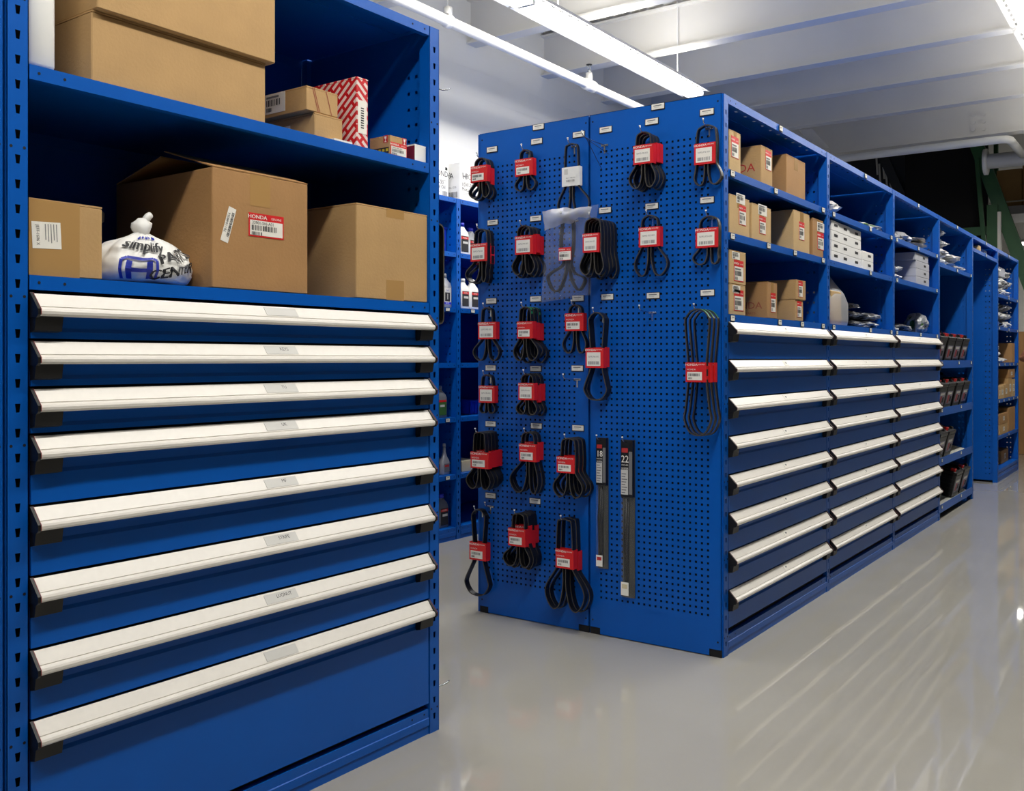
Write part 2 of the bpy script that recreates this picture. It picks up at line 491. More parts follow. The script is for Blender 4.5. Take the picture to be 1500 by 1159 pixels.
for i in range(2):
    fixture((2.3 + i * 2.44, 3.266, LZ), ('white fluorescent strip light over the back aisle, section ' + ('ending above the pegboards', 'ending above the pegboards')[i]) if i else 'white fluorescent strip light over the back aisle, section beside the tall drawer unit', group='strip lights over the back aisle')
for i in range(6):
    fixture((-2.8 + i * 2.44, 0.83, LZ), 'white slotted strip light over the front aisle, ' + ('at the end wall', 'second from the end wall', 'third from the end wall', 'fourth, level with the pegboards', 'fifth, level with the battery racks', 'last, towards the far hall')[i], group='strip lights over the front aisle')
fixture((17.6, 2.42, 3.05), 'far fluorescent strip light in the hall beyond the green rack', rz=-pi / 2)

# ------------------------------------------------------------------ pipes
def pipe(name, label, pts, r, parts=()):
    t = thing(name, label, 'pipe', pts[0])
    o0 = Vector(pts[0])
    mb = MB(); mb.tube([Vector(p) - o0 for p in pts], r, 'pipe', 14); mb.build('pipe_run', t, True)
    for nm, fn in parts:
        mb = MB(); fn(mb, o0); mb.build(nm, t, True)
    return t
PB, PZ = 3.65, 3.2
hx = hY(656, 30, PB).x; sx_ = hY(863, 125, PB).x
def hanger(mb, o0):
    mb.tube([(hx - o0.x, 0, 0.03), (hx - o0.x, 0, DECK - PZ)], 0.005, 'pipe', 6)
    mb.tube([(hx - o0.x - 0.018, 0, 0), (hx - o0.x + 0.018, 0, 0)], 0.042, 'pipe', 14)
    mb.box(hx - o0.x - 0.018, hx - o0.x + 0.018, -0.02, 0.02, 0.03, 0.085, 'pipe')
def tee(mb, o0):
    mb.tube([(sx_ - o0.x - 0.06, 0, 0), (sx_ - o0.x + 0.06, 0, 0)], 0.043, 'pipe', 14)
    mb.tube([(sx_ - o0.x, 0, 0.02), (sx_ - o0.x, 0, 0.09)], 0.026, 'pipe', 12)
def head(mb, o0):
    x = sx_ - o0.x
    mb.tube([(x, 0, 0.09), (x, 0, 0.115)], 0.014, 'steel', 10)
    mb.tube([(x - 0.014, 0, 0.115), (x - 0.016, 0, 0.14), (x, 0, 0.15), (x + 0.016, 0, 0.14), (x + 0.014, 0, 0.115)], 0.003, 'steel', 6)
    mb.tube([(x, 0, 0.15), (x, 0, 0.154)], 0.022, 'darkgrey', 12)
pipe('sprinkler_pipe', 'white sprinkler pipe running along the back wall below the joists', [(1.0, PB, PZ), (11.0, PB, PZ)], 0.033, (('hanger', hanger), ('tee_fitting', tee), ('sprinkler_head', head)))
c2 = hX(1478, 203, 11.1)
e0 = Vector((c2.x, c2.y, c2.z))
pipe('sprinkler_pipe', 'white pipe crossing under the ceiling edge and turning an elbow', [(11.1, 4.4, e0.z), (11.1, e0.y + 0.08, e0.z), (11.13, e0.y + 0.02, e0.z), (11.2, e0.y, e0.z), (12.08, e0.y, e0.z)], 0.042)
q0 = hX(1447, 237, 12.2)
t = pipe('drain_pipe', 'short wide white pipe with a round end flange beyond the ceiling edge', [(12.2, q0.y, q0.z), (12.2, -4.4, q0.z)], 0.085)
mb = MB(); mb.tube([(0, 0.0, 0), (0, 0.04, 0)], 0.15, 'pipe', 18); mb.build('flange', t, True)

# ------------------------------------------------------------------ shelving units
PW, PITCH, ZT, DEPTH = 0.045, 1.2917, 2.202, 0.60
mb = MB()
zs = [0.05 + 0.0508 * k for k in range(42)]
plate_holes(mb, 0, PW, 0, ZT, [PW / 2], zs, ((-0.0035, -0.009), (0.0035, -0.009), (0.0055, 0.009), (-0.0055, 0.009)), lambda x, z: (x, 0, z), 'blue')
mb.box(0, 0.002, 0.0, 0.042, 0, ZT, 'blue'); mb.box(PW - 0.002, PW, 0.0, 0.042, 0, ZT, 'blue')
mb.box(0.002, PW - 0.002, 0.03, 0.032, 0, ZT, 'dark')  # dark strip puts the shade inside the post behind its slots
for k in range(7):
    z = 0.075 + k * 0.3048
    for x in (0.009, PW - 0.009):
        mb.tube([(x, 0.0005, z), (x, -0.0004, z)], 0.0032, 'dark', 8)
post_me = mb.mesh('post')
mb = MB(); mb.box(0, PW, DEPTH - 0.04, DEPTH, 0, ZT, 'blue'); rpost_me = mb.mesh('rear_post')
mb = MB()
plate_holes(mb, 0.03, DEPTH - 0.03, 0.02, ZT - 0.001, [0.072, 0.104, DEPTH - 0.09], [0.08 + 0.0508 * k for k in range(41)], ((-0.005, -0.005), (0.005, -0.005), (0.005, 0.005), (-0.005, 0.005)), lambda x, z: (0, x, z), 'blue')
side_me = mb.mesh('side_panel')

def shelf_mesh(x0, x1, depth, top=False, lip=0.03):
    mb = MB()
    if top:
        xs = [x0 + 0.05 + 0.1 * k for k in range(12)]
        plate_holes(mb, x0, x1, 0.04, 0.14, xs, [0.07], ((-0.009, -0.006), (0.009, -0.006), (0.009, 0.006), (-0.009, 0.006)), lambda x, y: (x, y, 0), 'blue')
        mb.box(x0, x1, 0.001, 0.04, -0.002, 0, 'blue'); mb.box(x0, x1, 0.14, depth - 0.012, -0.002, 0, 'blue'); mb.box(x0 - 0.022, x0, 0.045, depth - 0.045, -0.002, 0, 'blue'); mb.box(x1, x1 + 0.020, 0.045, depth - 0.045, -0.002, 0, 'blue')
    else:
        mb.box(x0, x1, 0.001, depth - 0.012, -0.002, 0, 'blue'); mb.box(x0 - 0.022, x0, 0.045, depth - 0.045, -0.002, 0, 'blue'); mb.box(x1, x1 + 0.020, 0.045, depth - 0.045, -0.002, 0, 'blue')
    mb.box(x0, x1, 0.001, 0.003, -lip, -0.002, 'blue'); mb.box(x0, x1, depth - 0.014, depth - 0.012, -lip, -0.002, 'blue')
    mb.box(x0, x1, 0.003, 0.02, -lip, -lip + 0.002, 'blue')
    for x in (x0 + 0.02, x0 + 0.075, x1 - 0.075, x1 - 0.02):
        mb.tube([(x, 0.001, -lip / 2), (x, 0.0003, -lip / 2)], 0.0032, 'dark', 8)
    return mb.mesh('shelf')
X0, X1 = PW + 0.002, PITCH - 0.002
shelf_me = shelf_mesh(X0, X1, DEPTH); top_me = shelf_mesh(X0, X1, DEPTH, True)
mb = MB()
mb.prism([(0.003, 0.0), (0.003, 0.026), (0.0, 0.028), (0.0, 0.05), (0.003, 0.052), (0.003, 0.078), (0.03, 0.078), (0.03, 0.0)], X0, X1, 'blue')
for x in (X0 + 0.02, X0 + 0.075, X1 - 0.075, X1 - 0.02):
    mb.tube([(x, 0.003, 0.066), (x, 0.0024, 0.066)], 0.0032, 'dark', 8)
base_me = mb.mesh('base')
HP = [(0.004, 0.0), (0.0, 0.001), (-0.020, -0.0255), (-0.019, -0.0275), (-0.0245, -0.029), (-0.029, -0.0315), (-0.031, -0.036), (-0.0305, -0.0415), (-0.027, -0.0455), (-0.020, -0.0465), (-0.010, -0.030), (0.004, -0.010)]
mb = MB(); mb.prism(HP, X0 + 0.006, X1 - 0.006, 'handle'); handle_me = mb.mesh('handle')
def cap_mesh():
    mb = MB()
    big = [(0.004, 0.002), (-0.001, 0.003), (-0.0335, -0.032), (-0.0335, -0.044), (-0.028, -0.049), (0.004, -0.049)]
    mb.prism(big, -0.003, 0.003, 'black')
    mb.prism([(y * 1.01 - 0.0004, z) for y, z in big[1:4]] + [(-0.030, -0.030), (-0.001, 0.0)], 0.003, 0.0042, 'redline')
    return mb.mesh('end_cap')
cap_me = cap_mesh()
mb = MB(); mb.prism([(0.003, -0.044), (-0.022, -0.044), (-0.016, -0.076), (0.003, -0.080)], 0, 0.058, 'black'); bracket_me = mb.mesh('finger_bracket')
_dm = {}
def drawer_mesh(h):
    k = round(h, 3)
    if k not in _dm:
        mb = MB()
        b = -(h - 0.007)
        mb.prism([(0.005, -0.004), (0.006, -0.070), (0.001, -0.078), (0.0, b), (0.02, b), (0.02, -0.004)], X0 + 0.003, X1 - 0.003, 'blue')
        mb.box(X0 + 0.02, X1 - 0.02, 0.021, DEPTH - 0.06, b + 0.01, -0.03, 'dark')
        _dm[k] = mb.mesh('drawer')
    return _dm[k]
mb = MB(); fr = Frame((0, 0, 0), (1, 0, 0), (0, 0, 1)); write(mb, fr, 'ROUSSEAU', 0, 0, 0.017, 0.0012, 'blue', 1.25); logo_me = mb.mesh('embossed_logo')
def tagcard(txt=None, w=0.036, h=0.02):
    mb = MB(); fr = Frame((0, 0, 0), (1, 0, 0), (0, 0, 1))
    slab(mb, fr, -w / 2 - 0.003, w / 2 + 0.003, -h / 2 - 0.004, h / 2 + 0.002, 0.0, 0.002, 'black')
    slab(mb, fr, -w / 2, w / 2, -h / 2, h / 2, 0.002, 0.001, 'paper')
    patch(mb, fr, -w * 0.35, w * 0.3, h * 0.08, h * 0.24, 0.0034, 'fadeink')
    patch(mb, fr, -w * 0.3, w * 0.1, -h * 0.2, -h * 0.1, 0.0034, 'greypaper')
    return mb.mesh('label_holder')
tag_me = tagcard()
def handle_card(txt, big):
    """clear label window on the sloping face of a handle"""
    mb = MB()
    d = Vector((0, -0.020, -0.0265)).normalized()
    fr = Frame((0, -0.0105, -0.0125), (1, 0, 0), -d)
    if big:
        slab(mb, fr, -0.052, 0.052, -0.0135, 0.0125, 0.0002, 0.0006, 'greypaper')
        if txt: write(mb, fr, txt, 0.01, 0.002, 0.014, 0.001, 'ink', 0.9)
    else:
        slab(mb, fr, -0.026, 0.026, -0.013, 0.012, 0.0002, 0.0006, 'paper')
        patch(mb, fr, -0.008, 0.008, -0.003, 0.005, 0.001, 'fadeink')
    return mb.mesh('label_card')

def unit(label, loc, rz, shelves, drawers=None, words=None, group=None, right_post=False, cards=None, base=True, logo=False, left_post=True, sides=(True, True), cat='shelving unit'):
    t = thing('shelving_unit', label, cat, loc, rz, group)
    if left_post: inst('post', post_me, t); inst('post', rpost_me, t)
    if right_post: inst('post', post_me, t, (PITCH, 0, 0)); inst('post', rpost_me, t, (PITCH, 0, 0))
    if sides[0]: inst('side_panel', side_me, t, (PW / 2, 0, 0))
    if sides[1]: inst('side_panel', side_me, t, (PITCH + PW / 2 - 0.004, 0, 0))
    mb = MB(); mb.box(X0 - 0.03, X1, DEPTH - 0.012, DEPTH - 0.009, 0.03, ZT - 0.001, 'blue'); mb.build('back_panel', t)
    if base: inst('base', base_me, t)
    for i, z in enumerate(shelves):
        s = inst('shelf', top_me if i == 0 else shelf_me, t, (0, 0, z))
        for fx in (cards or {}).get(i, ()):
            inst('label_holder', tag_me, s, (X0 + fx * (X1 - X0), -0.0005, -0.014))
    if drawers:
        mb = MB(); mb.box(X0, X1, 0.022, 0.03, 0.08, drawers[0] + 0.0, 'dark'); mb.build('drawer_housing', t)  # housing front as a dark sheet, gap shade put into its colour
        for i, z in enumerate(drawers[:-1]):
            d = inst('drawer', drawer_mesh(z - drawers[i + 1]), t, (0, 0, z))
            inst('handle', handle_me, d)
            inst('end_cap', cap_me, d, (X0 + 0.003, 0, 0)); e = inst('end_cap', cap_me, d, (X1 - 0.003, 0, 0))
            inst('finger_bracket', bracket_me, d, (X0 + 0.002, 0, 0)); inst('finger_bracket', bracket_me, d, (X1 - 0.06, 0, 0))
            w = (words or [''] * 9)[i]
            inst('label_card', handle_card(w, bool(words)), d, ((X0 + X1) / 2 + (0.028 if words else 0.0), 0, 0))
            if logo: inst('embossed_logo', logo_me, d, ((X0 + X1) / 2 + 0.03, 0.0052, -0.062))
    return t

A0, B0 = 3.5098, 1.4861
# tall unit with wide drawers on this side of the cross aisle
CL, DLR = Vector((2.315, 1.9299, 0)), -0.0144
LX = Vector((cos(DLR), sin(DLR), 0)); LY = Vector((-sin(DLR), cos(DLR), 0))
LO = CL - LX * (PITCH + PW)                       # its left front foot
ZL1, ZL2 = 1.774, 1.340
LDR = [1.301, 1.202, 1.103, 1.006, 0.859, 0.712, 0.562, 0.416, 0.090]
left_unit = unit('tall blue shelving unit with eight wide drawers under two open shelves of cartons', LO, DLR, [ZT, ZL1, ZL2], LDR, ['', 'KEYS', 'TU', 'UK', 'MF', 'STRIPE', 'LUGNUT', ''], right_post=True, logo=True)
mb = MB(); mb.box(PITCH + PW, PITCH + PW + 0.003, 0.004, DEPTH, 0.02, ZT, 'blue'); mb.build('end_panel', left_unit)
def Lp(x, y, z=0.0):
    return LO + LX * x + LY * y + Vector((0, 0, z))
# next unit of the same row, just its first post in view
nb = thing('shelving_unit', 'blue shelving unit joined to the tall drawer unit, mostly out of view', 'shelving unit', LO - LX * (PITCH + 0.004), DLR)
inst('post', post_me, nb, (PITCH - PW, 0.004, 0)); inst('post', post_me, nb)
s = inst('shelf', top_me, nb, (-PW, 0, ZT)); inst('shelf', shelf_me, nb, (-PW, 0, ZL1)); inst('base', base_me, nb, (-PW, 0, 0)); inst('side_panel', side_me, nb, (PITCH - PW / 2 - 0.01, 0, 0))

# bank of drawers and shelves behind the pegboards
ZA, ZB, ZC = 1.916, 1.667, 1.342
BDR = [1.311 - 0.1515 * k for k in range(9)]
bank = []
names_ = ['blue shelving unit with eight drawers next to the pegboards, cartons on its shelves', 'blue shelving unit with eight drawers and white boxes, second from the pegboards', 'blue shelving unit with eight drawers beside the battery racks']
for i in range(3):
    cds = [{0: (0.47,), 1: (0.03, 0.42, 0.95), 2: (0.03, 0.35, 0.62, 0.95), 3: (0.03, 0.46, 0.7, 0.95)},
           {0: (0.52,), 1: (0.05, 0.6, 0.97), 2: (0.6,), 3: (0.05, 0.6, 0.97)},
           {0: (0.5,), 1: (0.04, 0.5, 0.95), 2: (0.04, 0.95), 3: (0.04, 0.55, 0.96)}][i]
    bank.append(unit(names_[i], (A0 + i * PITCH, B0, 0), 0, [ZT, ZA, ZB, ZC], BDR, group=None, cards=cds, sides=(True, False)))
# battery bay
Z4 = 1.866
t4 = unit('blue shelving unit with sloping roller racks of car batteries', (A0 + 3 * PITCH, B0, 0), 0, [ZT, Z4], None, cards={0: (0.5,), 1: (0.5, 0.95)}, right_post=True, base=False, sides=(True, True))
RACKZ = [1.155, 0.807, 0.444, 0.104]
TILT = radians(13)
for z in RACKZ:
    r = MB()
    r.box(X0, X1, 0.0, 0.003, -0.058, 0.0, 'blue')
    r.prism([(0.003, -0.05), (0.003, -0.054), (DEPTH - 0.05, -0.054 + (DEPTH - 0.05) * math.tan(TILT)), (DEPTH - 0.05, -0.05 + (DEPTH - 0.05) * math.tan(TILT))], X0, X1, 'dark')
    rk = r.build('battery_rack', t4); rk.location = (0, 0, z)
    rod = MB(); rod.tube([(0, 0.012, -0.036), (0, DEPTH - 0.06, -0.036 + (DEPTH - 0.07) * math.tan(TILT))], 0.006, 'wirewhite', 6)
    rme = rod.mesh('roller_rod')
    for k in range(24):
        inst('roller_rod', rme, rk, (X0 + 0.03 + k * 0.051, 0, 0))
    for fx in ((0.05, 0.62) if z < 1 else (0.05, 0.55, 0.96)):
        inst('label_holder', tag_me, rk, (X0 + fx * (X1 - X0), -0.0005, -0.02))
# bridge shelves over the cross passage
a5 = A0 + 4 * PITCH; W5 = 1.268
t5 = thing('shelving_bridge', 'blue overhead shelves bridging the passage beside the battery racks', 'shelving unit', (a5, B0, 0))
sc5 = (W5 - PW - 0.004) / (X1 - X0)
for z in (ZT, 2.096):
    s = inst('shelf', shelf_me, t5, (PW - X0 * sc5 + 0.002, 0, z)); s.scale = (sc5, 1, 1)
    inst('label_holder', tag_me, s, (X0 + 0.5 * (X1 - X0), -0.0005, -0.014))
# block beyond the passage
a6 = a5 + W5
BL6 = [ZT, 1.783, 1.47, 1.125, 0.777, 0.43, 0.113]
t6 = unit('blue shelving unit of parts bags and cartons beyond the passage', (a6, B0, 0), 0, BL6, None, cards={0: (0.5,), 1: (0.5, 0.95), 2: (0.04, 0.5, 0.96), 3: (0.04, 0.3, 0.55, 0.75, 0.97), 4: (0.04, 0.25, 0.5, 0.75, 0.97), 5: (0.5,)}, right_post=True)
# units standing back to back with the bank (their ends carry the second pegboard)
BE = 2.6745
for i in range(4):
    u = unit('blue shelving unit facing the back aisle behind ' + ('the pegboards', 'the drawer bank, second along', 'the drawer bank, third along', 'the battery racks')[i], (A0 + (i + 1) * PITCH + PW, BE + 0.016, 0), pi, [ZT, 1.85, 1.5, 1.14, 0.79, 0.42], None, right_post=(i == 0), sides=(True, i == 0))
# row along the back wall
BK = 3.866
aK = 4.811
ZK = [ZT, 1.852, 1.495, 1.139, 0.788, 0.42, 0.08]
for i in (-1, 0, 1, 2):
    lab = {-1: 'blue wall shelving unit of oil bottles seen beside the tall drawer unit', 0: 'blue wall shelving unit of oil bottles half hidden behind the pegboards', 1: 'blue wall shelving unit behind the drawer bank, nearer the pegboards', 2: 'blue wall shelving unit behind the drawer bank, farther from the pegboards'}[i]
    unit(lab, (aK + i * PITCH, BK, 0), 0, ZK, None, right_post=(i == 2), cards={-1: {2: (0.93,), 3: (0.68,), 4: (0.93,), 5: (0.93,)}, 0: {1: (0.1,), 2: (0.1,)}}.get(i), sides=(True, i == 2))
# ------------------------------------------------------------------ pegboards on the end of the bank
AB = A0 - 0.010                 # face of the boards
BM = 2.0879
board_tag = tagcard(w=0.056, h=0.022)
def pegboard(label, b0, b1, tags, logos):
    t = thing('pegboard', label, 'pegboard', (AB, b1, 0))
    mb = MB()
    w = b1 - b0                              # local u = right = -b
    xs = [0.055 + 0.0254 * k for k in range(int((w - 0.11) / 0.0254) + 1)]
    zs = [0.16 + 0.0254 * k for k in range(75)]
    pl = lambda x, z: (0, -x, z)
    h = 0.0044
    plate_holes(mb, 0, w, 0.03, ZT, xs, zs, ((-h, -h), (h, -h), (h, h), (-h, h)), pl, 'blue')
    mb.face([pl(0.05, 0.004), pl(w - 0.05, 0.004), pl(w - 0.05, 0.03), pl(0.05, 0.03)], 'blue')
    mb.box(0, 0.010, -0.002, 0, 0.03, ZT, 'blue'); mb.box(0, 0.010, -w, -w + 0.002, 0.03, ZT, 'blue')
    mb.box(0, 0.010, -w, 0, ZT - 0.002, ZT, 'blue'); mb.box(0.0005, 0.010, -w + 0.05, -0.05, 0.004, 0.006, 'blue')
    for x in (0.014, w - 0.014):
        for z in (0.06, ZT - 0.03):
            mb.tube([(0.0, -x, z), (-0.0006, -x, z)], 0.004, 'dark', 8)
    mb.build('panel', t)
    mb = MB(); mb.box(0.006, 0.008, -w + 0.003, -0.003, 0.035, ZT - 0.004, 'blackpanel'); mb.build('hole_shade_sheet', t)  # black sheet added behind the panel so the peg holes read as shade
    for x in (0.025, w - 0.025):
        mb = MB(); mb.box(0.003, 0.009, -x - 0.025, -x + 0.025, 0.0, 0.03, 'dark'); mb.build('notch_shade', t)  # dark box paints the shade in each bottom corner notch
    for (px, py) in tags:
        p = hX(px, py, AB)
        o = inst('label_holder', board_tag, t, (0, p.y - b1, p.z), -pi / 2)
    for (z, sc) in logos:
        o = inst('embossed_logo', logo_me, t, (0, -w / 2 - 0.02, z), -pi / 2); o.scale = (sc, 1, sc)
    return t
pegboard('blue perforated pegboard hung with belts, farther from the drawer fronts', BM + 0.003, BE, [(721, 219), (786.5, 207), (789, 186), (848, 197), (722, 326), (785, 320), (720, 441), (785, 438), (847, 437), (719, 539), (785, 540), (846, 539.5), (719, 621), (786, 624), (847, 627), (719, 726), (784, 734)], [(2.06, 1.1)])
pegboard('blue perforated pegboard with wiper blades, beside the drawer fronts', B0 + 0.006, BM - 0.003, [(964, 156), (955, 178), (1035.7, 164), (887.5, 190), (955, 302), (1036, 293), (886.6, 308), (890, 435), (957, 433), (1036.5, 429)], [(2.075, 1.1), (0.135, 1.0)])

NRM = Vector((-1, 0, 0))
def catmull(P, per=5):
    out = []; N = len(P)
    for i in range(N):
        p0, p1, p2, p3 = (Vector(P[(i + k) % N]) for k in (-1, 0, 1, 2))
        for j in range(per):
            s = j / per
            out.append(0.5 * ((2 * p1) + (p2 - p0) * s + (2 * p0 - 5 * p1 + 4 * p2 - p3) * s * s + (3 * p1 - p0 - 3 * p2 + p3) * s ** 3))
    return out
def hook_obj(loc, length, label, grp, tilt=0.0):
    t = thing('peg_hook', label, 'hook', loc, 0, grp)
    mb = MB(); mb.tube([(0, 0, 0), (-length * 0.5, 0, 0.0), (-length, 0, 0.004), (-length - 0.012, 0, 0.012), (-length - 0.016, 0, 0.024)], 0.0022, 'steel', 6); mb.build('rod', t, True)
    mb = MB(); mb.box(-0.003, 0, -0.017, 0.017, -0.004, 0.004, 'steel'); mb.box(-0.003, 0, -0.003, 0.003, -0.034, -0.004, 'steel'); mb.build('back_clip', t)
    mb = MB(); mb.tube([(-length - 0.016, 0, 0.022), (-length - 0.016, 0, 0.027)], 0.0036, 'white', 8); mb.build('tip', t)
    return t

def sleeve_label(fr, w, h, kind, seed, num):
    mb = MB()
    if kind == 'big':
        write(mb, fr, 'HONDA', -w * 0.22, h * 0.40, w * 0.14, 0.0006, 'paper', 1.15, bold=0.0005)
        write(mb, fr, 'GENUINE', w * 0.26, h * 0.41, w * 0.08, 0.0006, 'paper')
        slab(mb, fr, -w * 0.42, w * 0.34, -h * 0.40, h * 0.28, 0.0003, 0.0004, 'paper')
        write(mb, fr, num, -w * 0.04, h * 0.06, w * 0.105, 0.0009, 'fadeink', 0.9)
        barcode(mb, fr, -w * 0.34, w * 0.27, -h * 0.33, -h * 0.17, 0.0009, 'fadeink', 14, seed)
    else:
        write(mb, fr, 'HONDA', -w * 0.22, h * 0.38, w * 0.14, 0.0006, 'paper', 1.15, bold=0.0005)
        write(mb, fr, 'GENUINE', w * 0.26, h * 0.39, w * 0.08, 0.0006, 'paper')
        write(mb, fr, 'HONDA', -w * 0.22, h * 0.14, w * 0.10, 0.0006, 'paper', 1.15)
        slab(mb, fr, -w * 0.42, w * 0.30, -h * 0.40, h * 0.02, 0.0003, 0.0004, 'paper')
        barcode(mb, fr, -w * 0.36, w * 0.2, -h * 0.20, -h * 0.06, 0.0009, 'ink', 14, seed)
        barcode(mb, fr, -w * 0.36, -w * 0.16, -h * 0.35, -h * 0.25, 0.0009, 'ink', 6, seed + 1)
    return mb

ROWN = ['top', 'second', 'third', 'fourth', 'fifth', 'lowest']
ORD = ['front', 'second', 'third', 'fourth', 'rearmost']
rnd = random.Random(7)
def belts(board, row, colname, xc, ytop, hw, sl, ybot, lx0, lx1, n=1, style='clover', kind='small', bw=0.022, step=0.030, sleeve='red', green=False, jit=1.0):
    sx0, sx1, sy0, sy1 = sl
    where = '%s pegboard, %s row, %s' % (board, ROWN[row], colname)
    a_front = AB - 0.022 - (n - 1) * step
    P = lambda x, y: hX(x, y, a_front)
    c = P(xc, ytop)
    hook_obj((AB, c.y, c.z - 0.006), (AB - a_front) + bw * 0.5 + 0.012, 'wire hook holding belts, ' + where, 'wire hooks holding belts')
    for i in range(n):
        a = a_front + i * step
        j = (lambda s: rnd.uniform(-s, s) * jit) if i else (lambda s: 0.0)
        U = lambda x: -(P(x, ytop).y - c.y)
        Zz = lambda y: P(xc, y).z - c.z
        u0, u1 = U(sx0), U(sx1); z1, z0 = Zz(sy0), Zz(sy1)
        zb = Zz(ybot) + j(0.012); ul, ur = U(lx0) + j(0.006), U(lx1) + j(0.006)
        dz = j(0.012); du = j(0.004); z0 += dz; z1 += dz
        hwm = hw * (c.x / F) * 1.15
        uc = 0.0 + du
        lab = ('%s black drive belt of its bundle, ' % ORD[min(i, 4)] if n > 1 else 'single black drive belt, ') + where
        t = thing('drive_belt', lab, 'belt', (a, c.y, c.z))
        loc = lambda u, z: Vector((0, -u, z))
        top = [(uc + hwm * cos(k * pi / 6), -hwm * 0.9 + hwm * 0.9 * sin(k * pi / 6)) for k in range(7)]
        sm = (z0 + z1) / 2
        if style == 'clover':
            hL = z0 - zb
            pts = [(uc + 0.006, z0 + 0.006), (uc + 0.008, z0 - hL * 0.45), (uc + (ur - uc) * 0.28, zb + hL * 0.10), (uc + (ur - uc) * 0.62, zb), (ur - (ur - uc) * 0.05, zb + hL * 0.25), (ur - (ur - uc) * 0.06, zb + hL * 0.55), (uc + hwm * 1.0, z0), (uc + hwm, sm), (uc + hwm, z1)]
            pts += top[1:-1] if True else []
            pts += [(uc - hwm, z1), (uc - hwm, sm), (uc - hwm * 1.0, z0), (ul - (ul - uc) * 0.06, zb + hL * 0.55), (ul - (ul - uc) * 0.05, zb + hL * 0.25), (uc + (ul - uc) * 0.62, zb), (uc + (ul - uc) * 0.28, zb + hL * 0.10), (uc - 0.008, z0 - hL * 0.45), (uc - 0.006, z0 + 0.006)]
        else:
            hL = z0 - zb; q = hwm * 0.75
            um = (ul + ur) / 2; rw = (ur - ul) / 2
            pts = [(uc + q, sm), (uc + q, z1)] + [(uc + hwm * cos(k * pi / 6), -hwm * 1.1 + hwm * 1.1 * sin(k * pi / 6)) for k in range(7)]
            pts += [(uc - q, z1), (uc - q, sm), (uc - q, z0), (ul + rw * 0.1, zb + hL * 0.5), (ul, zb + hL * 0.3), (um - rw * 0.62, zb + hL * 0.07), (um, zb), (um + rw * 0.62, zb + hL * 0.07), (ur, zb + hL * 0.3), (ur - rw * 0.1, zb + hL * 0.5), (uc + q, z0)]
        path = [loc(p.x, p.y) for p in catmull([(x, y, 0) for x, y in pts], 5)]
        mb = MB(); mb.ribbon(path, NRM, bw, 0.0046, 'rubber', 'rubber_edge'); mb.build('belt_loop', t, False)
        if green:
            seg = [p * 1.0 for p in path if p.z > -0.035 and -p.y > 0]
            if len(seg) > 2:
                mb = MB()
                for q1, q2 in zip(seg[:-1], seg[1:]):
                    m_ = (q1 + q2) / 2; o_ = Vector((0, m_.y, m_.z + 0.05)).normalized() * 0.0028
                    mb.face([q1 + o_ + NRM * bw * 0.3, q2 + o_ + NRM * bw * 0.3, q2 + o_ - NRM * bw * 0.1, q1 + o_ - NRM * bw * 0.1], 'green')
                mb.build('green_mark', t)
        d = bw / 2 + 0.002
        sm_ = MB(); k = 0.0007
        sm_.box(-d - k, -d, -u1, -u0, z0, z1, sleeve); sm_.box(d, d + k, -u1, -u0, z0, z1, sleeve)
        sm_.box(-d, d, -u0 - k, -u0, z0, z1, sleeve); sm_.box(-d, d, -u1, -u1 + k, z0, z1, sleeve)
        so = sm_.build('card_sleeve', t)
        fr = Frame((-d - k, -(u0 + u1) / 2, (z0 + z1) / 2), (0, -1, 0), (0, 0, 1))
        if sleeve == 'red':
            sleeve_label(fr, u1 - u0, z1 - z0, kind if i == 0 else 'small', i + int(xc), '56992-P%02d-003' % (int(xc) % 90)).build('printed_label', so)
        else:
            q = MB(); w_, h_ = u1 - u0, z1 - z0
            slab(q, fr, -w_ * .36, -w_ * .16, h_ * .12, h_ * .4, 0.0003, .0003, 'greypaper')
            slab(q, fr, -w_ * .3, w_ * .34, -h_ * .32, h_ * .02, 0.0003, .0003, 'white')
            write(q, fr, '04111-P08-003', 0, -h_ * .08, w_ * .085, .001, 'fadeink'); barcode(q, fr, -w_ * .24, w_ * .24, -h_ * .28, -h_ * .17, .001, 'fadeink', 14, 4)
            q.build('printed_label', so)
FB, NB_ = 'far', 'near'
fb = 'aisle-side'                 # board farther from the drawers
C0, C1, C2 = 'outer hook', 'middle hook', 'inner hook'
D0, D1, D2 = 'inner hook', 'middle hook', 'hook nearest the drawers'
LB, RB = 'belt-filled', 'wiper-blade'
belts(LB, 0, C0, 706, 232, 12, (692, 716, 243, 267), 290, 689, 719, 2, kind='small')
belts(LB, 0, C1, 771, 220, 10, (757, 783, 233, 258), 279, 756, 786, 1)
belts(LB, 0, C2, 838, 211, 12, (825, 851, 245, 273), 318, 818, 864, 1, sleeve='white', style='clover', bw=0.016)
belts(LB, 1, C0, 706, 336, 13, (692, 716, 357, 383), 413, 684, 714, 2, kind='big')
belts(LB, 1, C1, 769, 331, 12, (757, 783, 346, 373), 402, 752, 785, 3, kind='big')
belts(LB, 2, C0, 715, 451, 11, (703, 729, 472, 497), 528, 695, 733, 1, kind='big')
belts(LB, 2, C1, 771, 450, 11, (760, 783, 471, 496), 528, 754, 790, 3, kind='small', green=True)
belts(LB, 2, C2, 844, 447, 11, (830, 857, 459, 485), 517, 826, 860, 1)
belts(LB, 3, C0, 715, 549, 11, (704, 727, 565, 590), 605, 704, 727, 1, kind='big')
belts(LB, 3, C1, 774, 548, 11, (762, 785, 561, 586), 607, 758, 788, 3, kind='big')
belts(LB, 4, C0, 704, 633, 12, (692, 718, 662, 686), 716, 685, 720, 4, kind='small', step=0.026)
belts(LB, 4, C1, 775, 633, 12, (763, 788, 650, 676), 722, 749, 790, 2)
